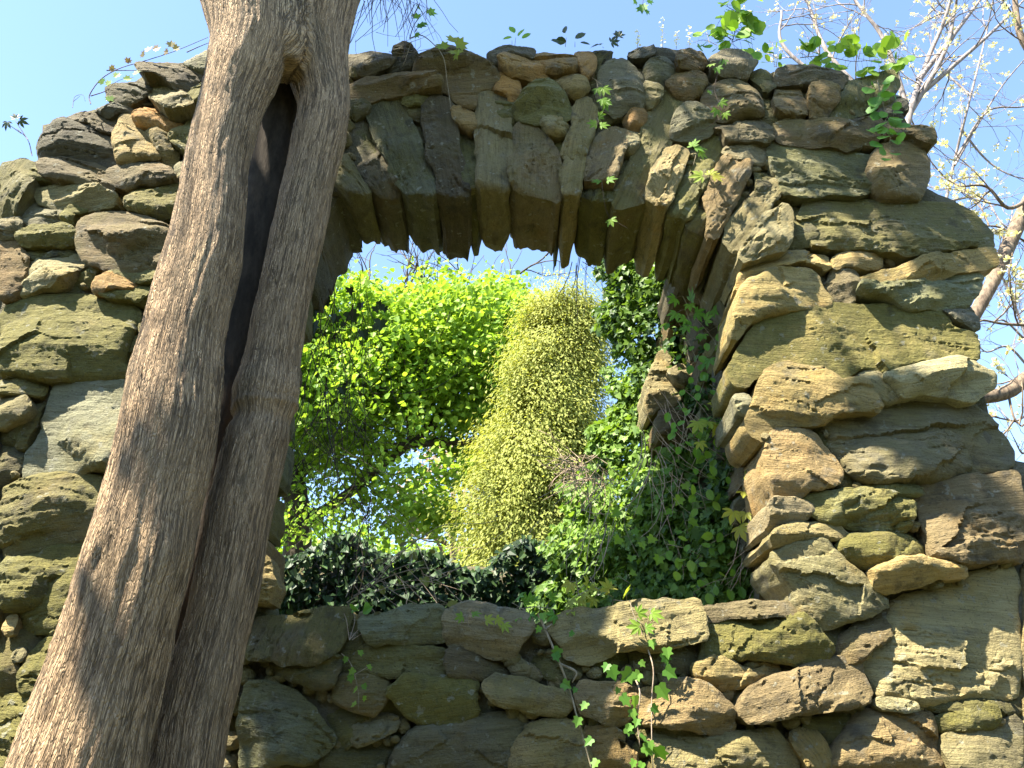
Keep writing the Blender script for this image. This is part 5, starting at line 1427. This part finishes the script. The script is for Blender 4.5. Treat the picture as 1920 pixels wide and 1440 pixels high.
vine('creeper_shoot', 'yellow lit leaf cluster on the vine over the brown top stone', 'creeper', [[(768,72),(790,66),(815,85),(832,110),(838,150),(846,205)],[(815,85),(850,95)],[(768,72),(775,50),(790,25)]], YW - .12, [(845,78,44,60),(855,85,40,20),(838,90,40,150),(850,95,40,-60),(858,95,34,-90)], 40, MAPLE_L, L_YOUNG, .0035, M_STEM)
vine('grape_shoot', 'green lobed leaves on a twig against the sky right of the trunk top', 'creeper', [[(768,72),(775,50),(785,35),(800,20)],[(778,60),(785,48)]], YW - .16, [(800,22,34,0),(788,18,28,120),(780,35,26,90),(782,48,32,-20),(790,45,24,0),(780,62,18,-60)], 30, MAPLE_L, L_IVYBIG, .003, M_PURPLE)
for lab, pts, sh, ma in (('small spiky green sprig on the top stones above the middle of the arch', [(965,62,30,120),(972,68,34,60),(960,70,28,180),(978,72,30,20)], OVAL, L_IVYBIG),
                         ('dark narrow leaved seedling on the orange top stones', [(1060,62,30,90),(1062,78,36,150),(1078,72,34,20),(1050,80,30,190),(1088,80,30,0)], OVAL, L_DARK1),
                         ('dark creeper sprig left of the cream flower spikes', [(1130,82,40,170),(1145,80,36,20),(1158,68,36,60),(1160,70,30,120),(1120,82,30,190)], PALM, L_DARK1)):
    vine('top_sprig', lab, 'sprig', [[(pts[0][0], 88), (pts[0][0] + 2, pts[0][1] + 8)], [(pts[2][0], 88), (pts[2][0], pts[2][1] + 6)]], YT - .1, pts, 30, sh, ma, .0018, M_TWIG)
vine('maple_twig', 'maple twig with drooping leaves hanging in from the top of the picture', 'twig', [[(1215,-60),(1208,-20),(1205,10)],[(1208,-20),(1190,-5)]], YW - .4, [(1190,-4,26,-100),(1205,8,34,-95),(1210,15,26,-80),(1215,0,22,-60)], 30, MAPLE_L, L_IVYBIG, .003, M_TWIG)
for x, y0, y1, lab in ((1195, 85, 58, 'shortest cream flower spike on the wall top'), (1242, 85, 35, 'tallest cream flower spike on the wall top'), (1268, 84, 60, 'cream flower spike second from the leafy seedling'), (1292, 84, 50, 'cream flower spike nearest to the leafy seedling')):
    pts = [(x + random.uniform(-3, 3), y0 - (y0 - y1) * k / 9, 8, random.uniform(0, 360)) for k in range(10)] + [(x + random.uniform(-4, 4), y0 - (y0 - y1) * k / 9, 7, random.uniform(0, 360)) for k in range(10)]
    vine('flower_spike', lab, 'flower', [[(x, 92), (x + 1, (y0 + y1) / 2), (x + 2, y1)]], YT, pts, 8, PETAL, L_CREAM, .0018, M_STEM)
# left shoulder
vine('creeper_vine', 'bare arching vine with small bronze leaves on the broken left shoulder of the wall', 'creeper', [[(170,195),(168,178),(190,148),(225,128),(275,113),(330,95),(390,70)],[(170,180),(195,172),(205,165)],[(200,132),(260,132)],[(350,98),(372,88),(392,80)]], YW - .05, [(205,128,20,0),(238,118,20,60),(275,97,26,60),(270,105,22,120),(287,93,24,20),(320,88,24,90),(325,92,22,30),(315,98,20,150)], 22, MAPLE_L, L_BRONZE, .0035, M_PURPLE)
vine('grape_shoot', 'green lobed leaves growing in the crevice under the arching vine', 'creeper', [[(200,190),(205,165),(225,150),(250,145)]], YW - .08, [(192,158,24,100),(200,160,24,60),(215,145,24,60),(232,148,26,20),(250,140,24,30),(200,182,26,-30)], 24, MAPLE_L, L_FRESH, .002)
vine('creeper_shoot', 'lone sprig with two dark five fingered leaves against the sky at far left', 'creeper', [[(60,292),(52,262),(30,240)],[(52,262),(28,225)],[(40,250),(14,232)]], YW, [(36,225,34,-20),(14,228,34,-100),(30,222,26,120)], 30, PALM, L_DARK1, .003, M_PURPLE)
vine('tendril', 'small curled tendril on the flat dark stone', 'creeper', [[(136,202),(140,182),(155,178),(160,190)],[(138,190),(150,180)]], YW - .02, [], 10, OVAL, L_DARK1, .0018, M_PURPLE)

# twiggy tangle hanging at the trunk top, against the sky
def tangle(name, label, box, Y, n, r, mat, lenpx, dirpx, wob, Yj=.15, kindpart='twigs'):
    x0, y0, x1, y1 = box
    root = empty(name, at((x0 + x1) / 2, y0, Y), label, 'vine tangle', 'tangles of bare vine')
    tb = Tubes()
    for k in range(n):
        x, y = random.uniform(x0, x1), random.uniform(y0, y1)
        a = math.radians(random.choice(dirpx) + random.gauss(0, 14))
        L = random.uniform(*lenpx); m = max(4, int(L / 22))
        yy = Y + random.uniform(-Yj, Yj)
        pts = []
        da = random.gauss(0, wob)
        for i in range(m):
            pts.append(at(x, y, yy)); yy += random.gauss(0, .015)
            x += math.cos(a) * L / m; y += math.sin(a) * L / m
            a += da / m + random.gauss(0, .14)
        rr0 = r * random.uniform(.5, 1.3)
        tb.add(pts, np.linspace(rr0, rr0 * .5, len(pts)), 4)
    o = link(kindpart, tb.mesh(kindpart, mat), root); o['kind'] = 'stuff'
    return root
tangle('vine_tangle', 'purple grey tangle of bare twigs hanging against the sky beside the trunk top', (680, -60, 800, 10), YW - .25, 60, .0022, M_PURPLE, (60, 150), (80, 95, 110, 60, 120), .5)
tangle('vine_tangle', 'sparse bare twigs crossing the top stones behind the trunk', (650, 60, 780, 120), YW - .1, 9, .002, M_STEM, (60, 130), (-35, -30, 20, 100), .8, .03)
# vines inside the opening
vt = tangle('vine_tangle', 'curtain of thin dark vines hanging in the left of the opening', (560, 480, 690, 760), 4.25, 62, .0024, M_TWIG, (150, 420), (85, 92, 100, 75, 110), .5, .2)
for x, y, s in ((590,575,44),(588,605,48),(612,560,34),(655,585,50),(632,592,34),(678,568,30),(716,570,26),(710,565,20),(722,575,24),(714,600,44),(680,620,36),(703,575,28),(708,610,24),(645,605,22),(640,725,34),(612,735,22),(655,540,30)):
    p = at(x, y, 4.25 + random.uniform(-.1, .1))
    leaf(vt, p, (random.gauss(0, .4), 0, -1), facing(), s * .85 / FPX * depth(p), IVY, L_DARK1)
tangle('vine_tangle', 'dense knot of bare stems above the ivy bank in the lower left of the opening', (530, 760, 700, 1000), 4.6, 85, .0024, M_TWIG, (100, 320), (80, 100, 120, 60, 140, 40), .8, .5)
tangle('vine_tangle', 'long thin dry stems arching over the sill in front of the dark ivy', (640, 1060, 800, 1120), 4.4, 18, .0022, M_DRY, (120, 300), (-25, -35, 30, 60, 45), 1.0, .3)
vine('bramble', 'leafy bramble stems with olive leaves in front of the dark ivy bank', 'bramble', [[(650,1130),(720,1085),(800,1065),(850,1090),(890,1130)],[(700,1095),(760,1030),(800,1000)],[(790,1068),(800,1100)],[(820,1135),(800,1060),(760,990),(720,950)]], 4.3, [], 34, OVAL, L_OLIVE, .0035, M_STEM, step=46, side=16, droop=.2)
tangle('vine_tangle', 'dry reddish brown twig nest on the ivy at the right of the cypress', (1060, 850, 1140, 910), 5.0, 110, .0026, M_DRY, (40, 120), (100, 140, 170, 60, 200), 1.2, .25)
tangle('vine_tangle', 'pale dry vine stems hanging across the ivy below the lit stone', (1200, 720, 1290, 900), 4.4, 34, .0030, M_DRY, (90, 240), (60, 75, 45, 95), .8, .2)
tangle('vine_tangle', 'straight pale stems hanging through the ivy right of the cypress', (1070, 900, 1160, 1000), 4.7, 16, .0030, M_DRY, (90, 200), (80, 100, 110), .5, .25)
tangle('vine_tangle', 'bare stems dangling from the arch edge in front of the sky', (1070, 450, 1110, 500), 4.3, 12, .0024, M_PURPLE, (60, 160), (85, 75, 100, 60), .7, .1)
tangle('vine_tangle', 'upright brown stems against the right jamb above the sill', (1390, 860, 1450, 1000), 4.15, 40, .0030, M_DRY, (120, 260), (80, 88, 95, 70), .4, .15)
YV = 4.18
vine('wisteria_vine', 'hanging sprays of paired oval leaflets in the shaded right of the opening', 'creeper', [[(1270,600),(1290,640),(1310,690),(1300,740)],[(1330,690),(1290,800),(1275,850)],[(1260,770),(1290,790),(1285,820)],[(1300,640),(1350,610),(1370,620)]], YV, [], 32, OVAL, L_IVYBIG, .002, step=13, side=14, droop=.8)
vine('wisteria_vine', 'rows of light green oval leaflets low in the right of the opening', 'creeper', [[(1250,1020),(1290,1030),(1320,1045)],[(1330,1020),(1370,1000),(1400,990)],[(1300,1110),(1340,1090),(1390,1080)],[(1270,1060),(1310,1065)],[(1330,860),(1310,900),(1325,960)],[(1310,830),(1345,850),(1375,880)]], YV, [], 34, OVAL, L_FRESH, .002, step=12, side=16, droop=.9)
vine('creeper_vine', 'sunlit yellow five fingered creeper beside the right jamb', 'creeper', [[(1300,820),(1330,790),(1370,760),(1390,750)],[(1340,790),(1345,830)],[(1380,700),(1350,730),(1330,720)],[(1370,680),(1345,670)]], 4.1, [], 54, PALM, L_YOUNG, .0025, step=22, side=16, droop=.5)
vine('creeper_vine', 'shaded green five fingered creeper under the spring of the arch', 'creeper', [[(1280,555),(1300,590),(1340,640),(1350,680)],[(1310,560),(1320,590)],[(1285,580),(1300,620)]], 4.15, [], 50, PALM, L_IVYBIG, .0025, step=20, side=16, droop=.5)
vine('creeper_vine', 'creeper with long yellow green fingers low on the right jamb', 'creeper', [[(1440,900),(1420,880),(1390,910),(1375,930)],[(1430,960),(1400,950),(1370,990)],[(1420,780),(1395,800),(1400,830)]], 4.0, [], 56, PALM, L_YOUNG, .0025, step=24, side=16, droop=.6)
vine('ivy_vine', 'large sunlit ivy leaves scattered in the middle of the ivy mass', 'ivy', [[(1230,910),(1290,900),(1300,960)],[(1280,960),(1290,1000)],[(1190,930),(1170,980),(1200,1050)],[(1240,1000),(1260,1050)],[(1160,1080),(1190,1100)]], 4.35, [], 27, IVY, L_FRESH, .002, step=22, side=16, droop=.8)
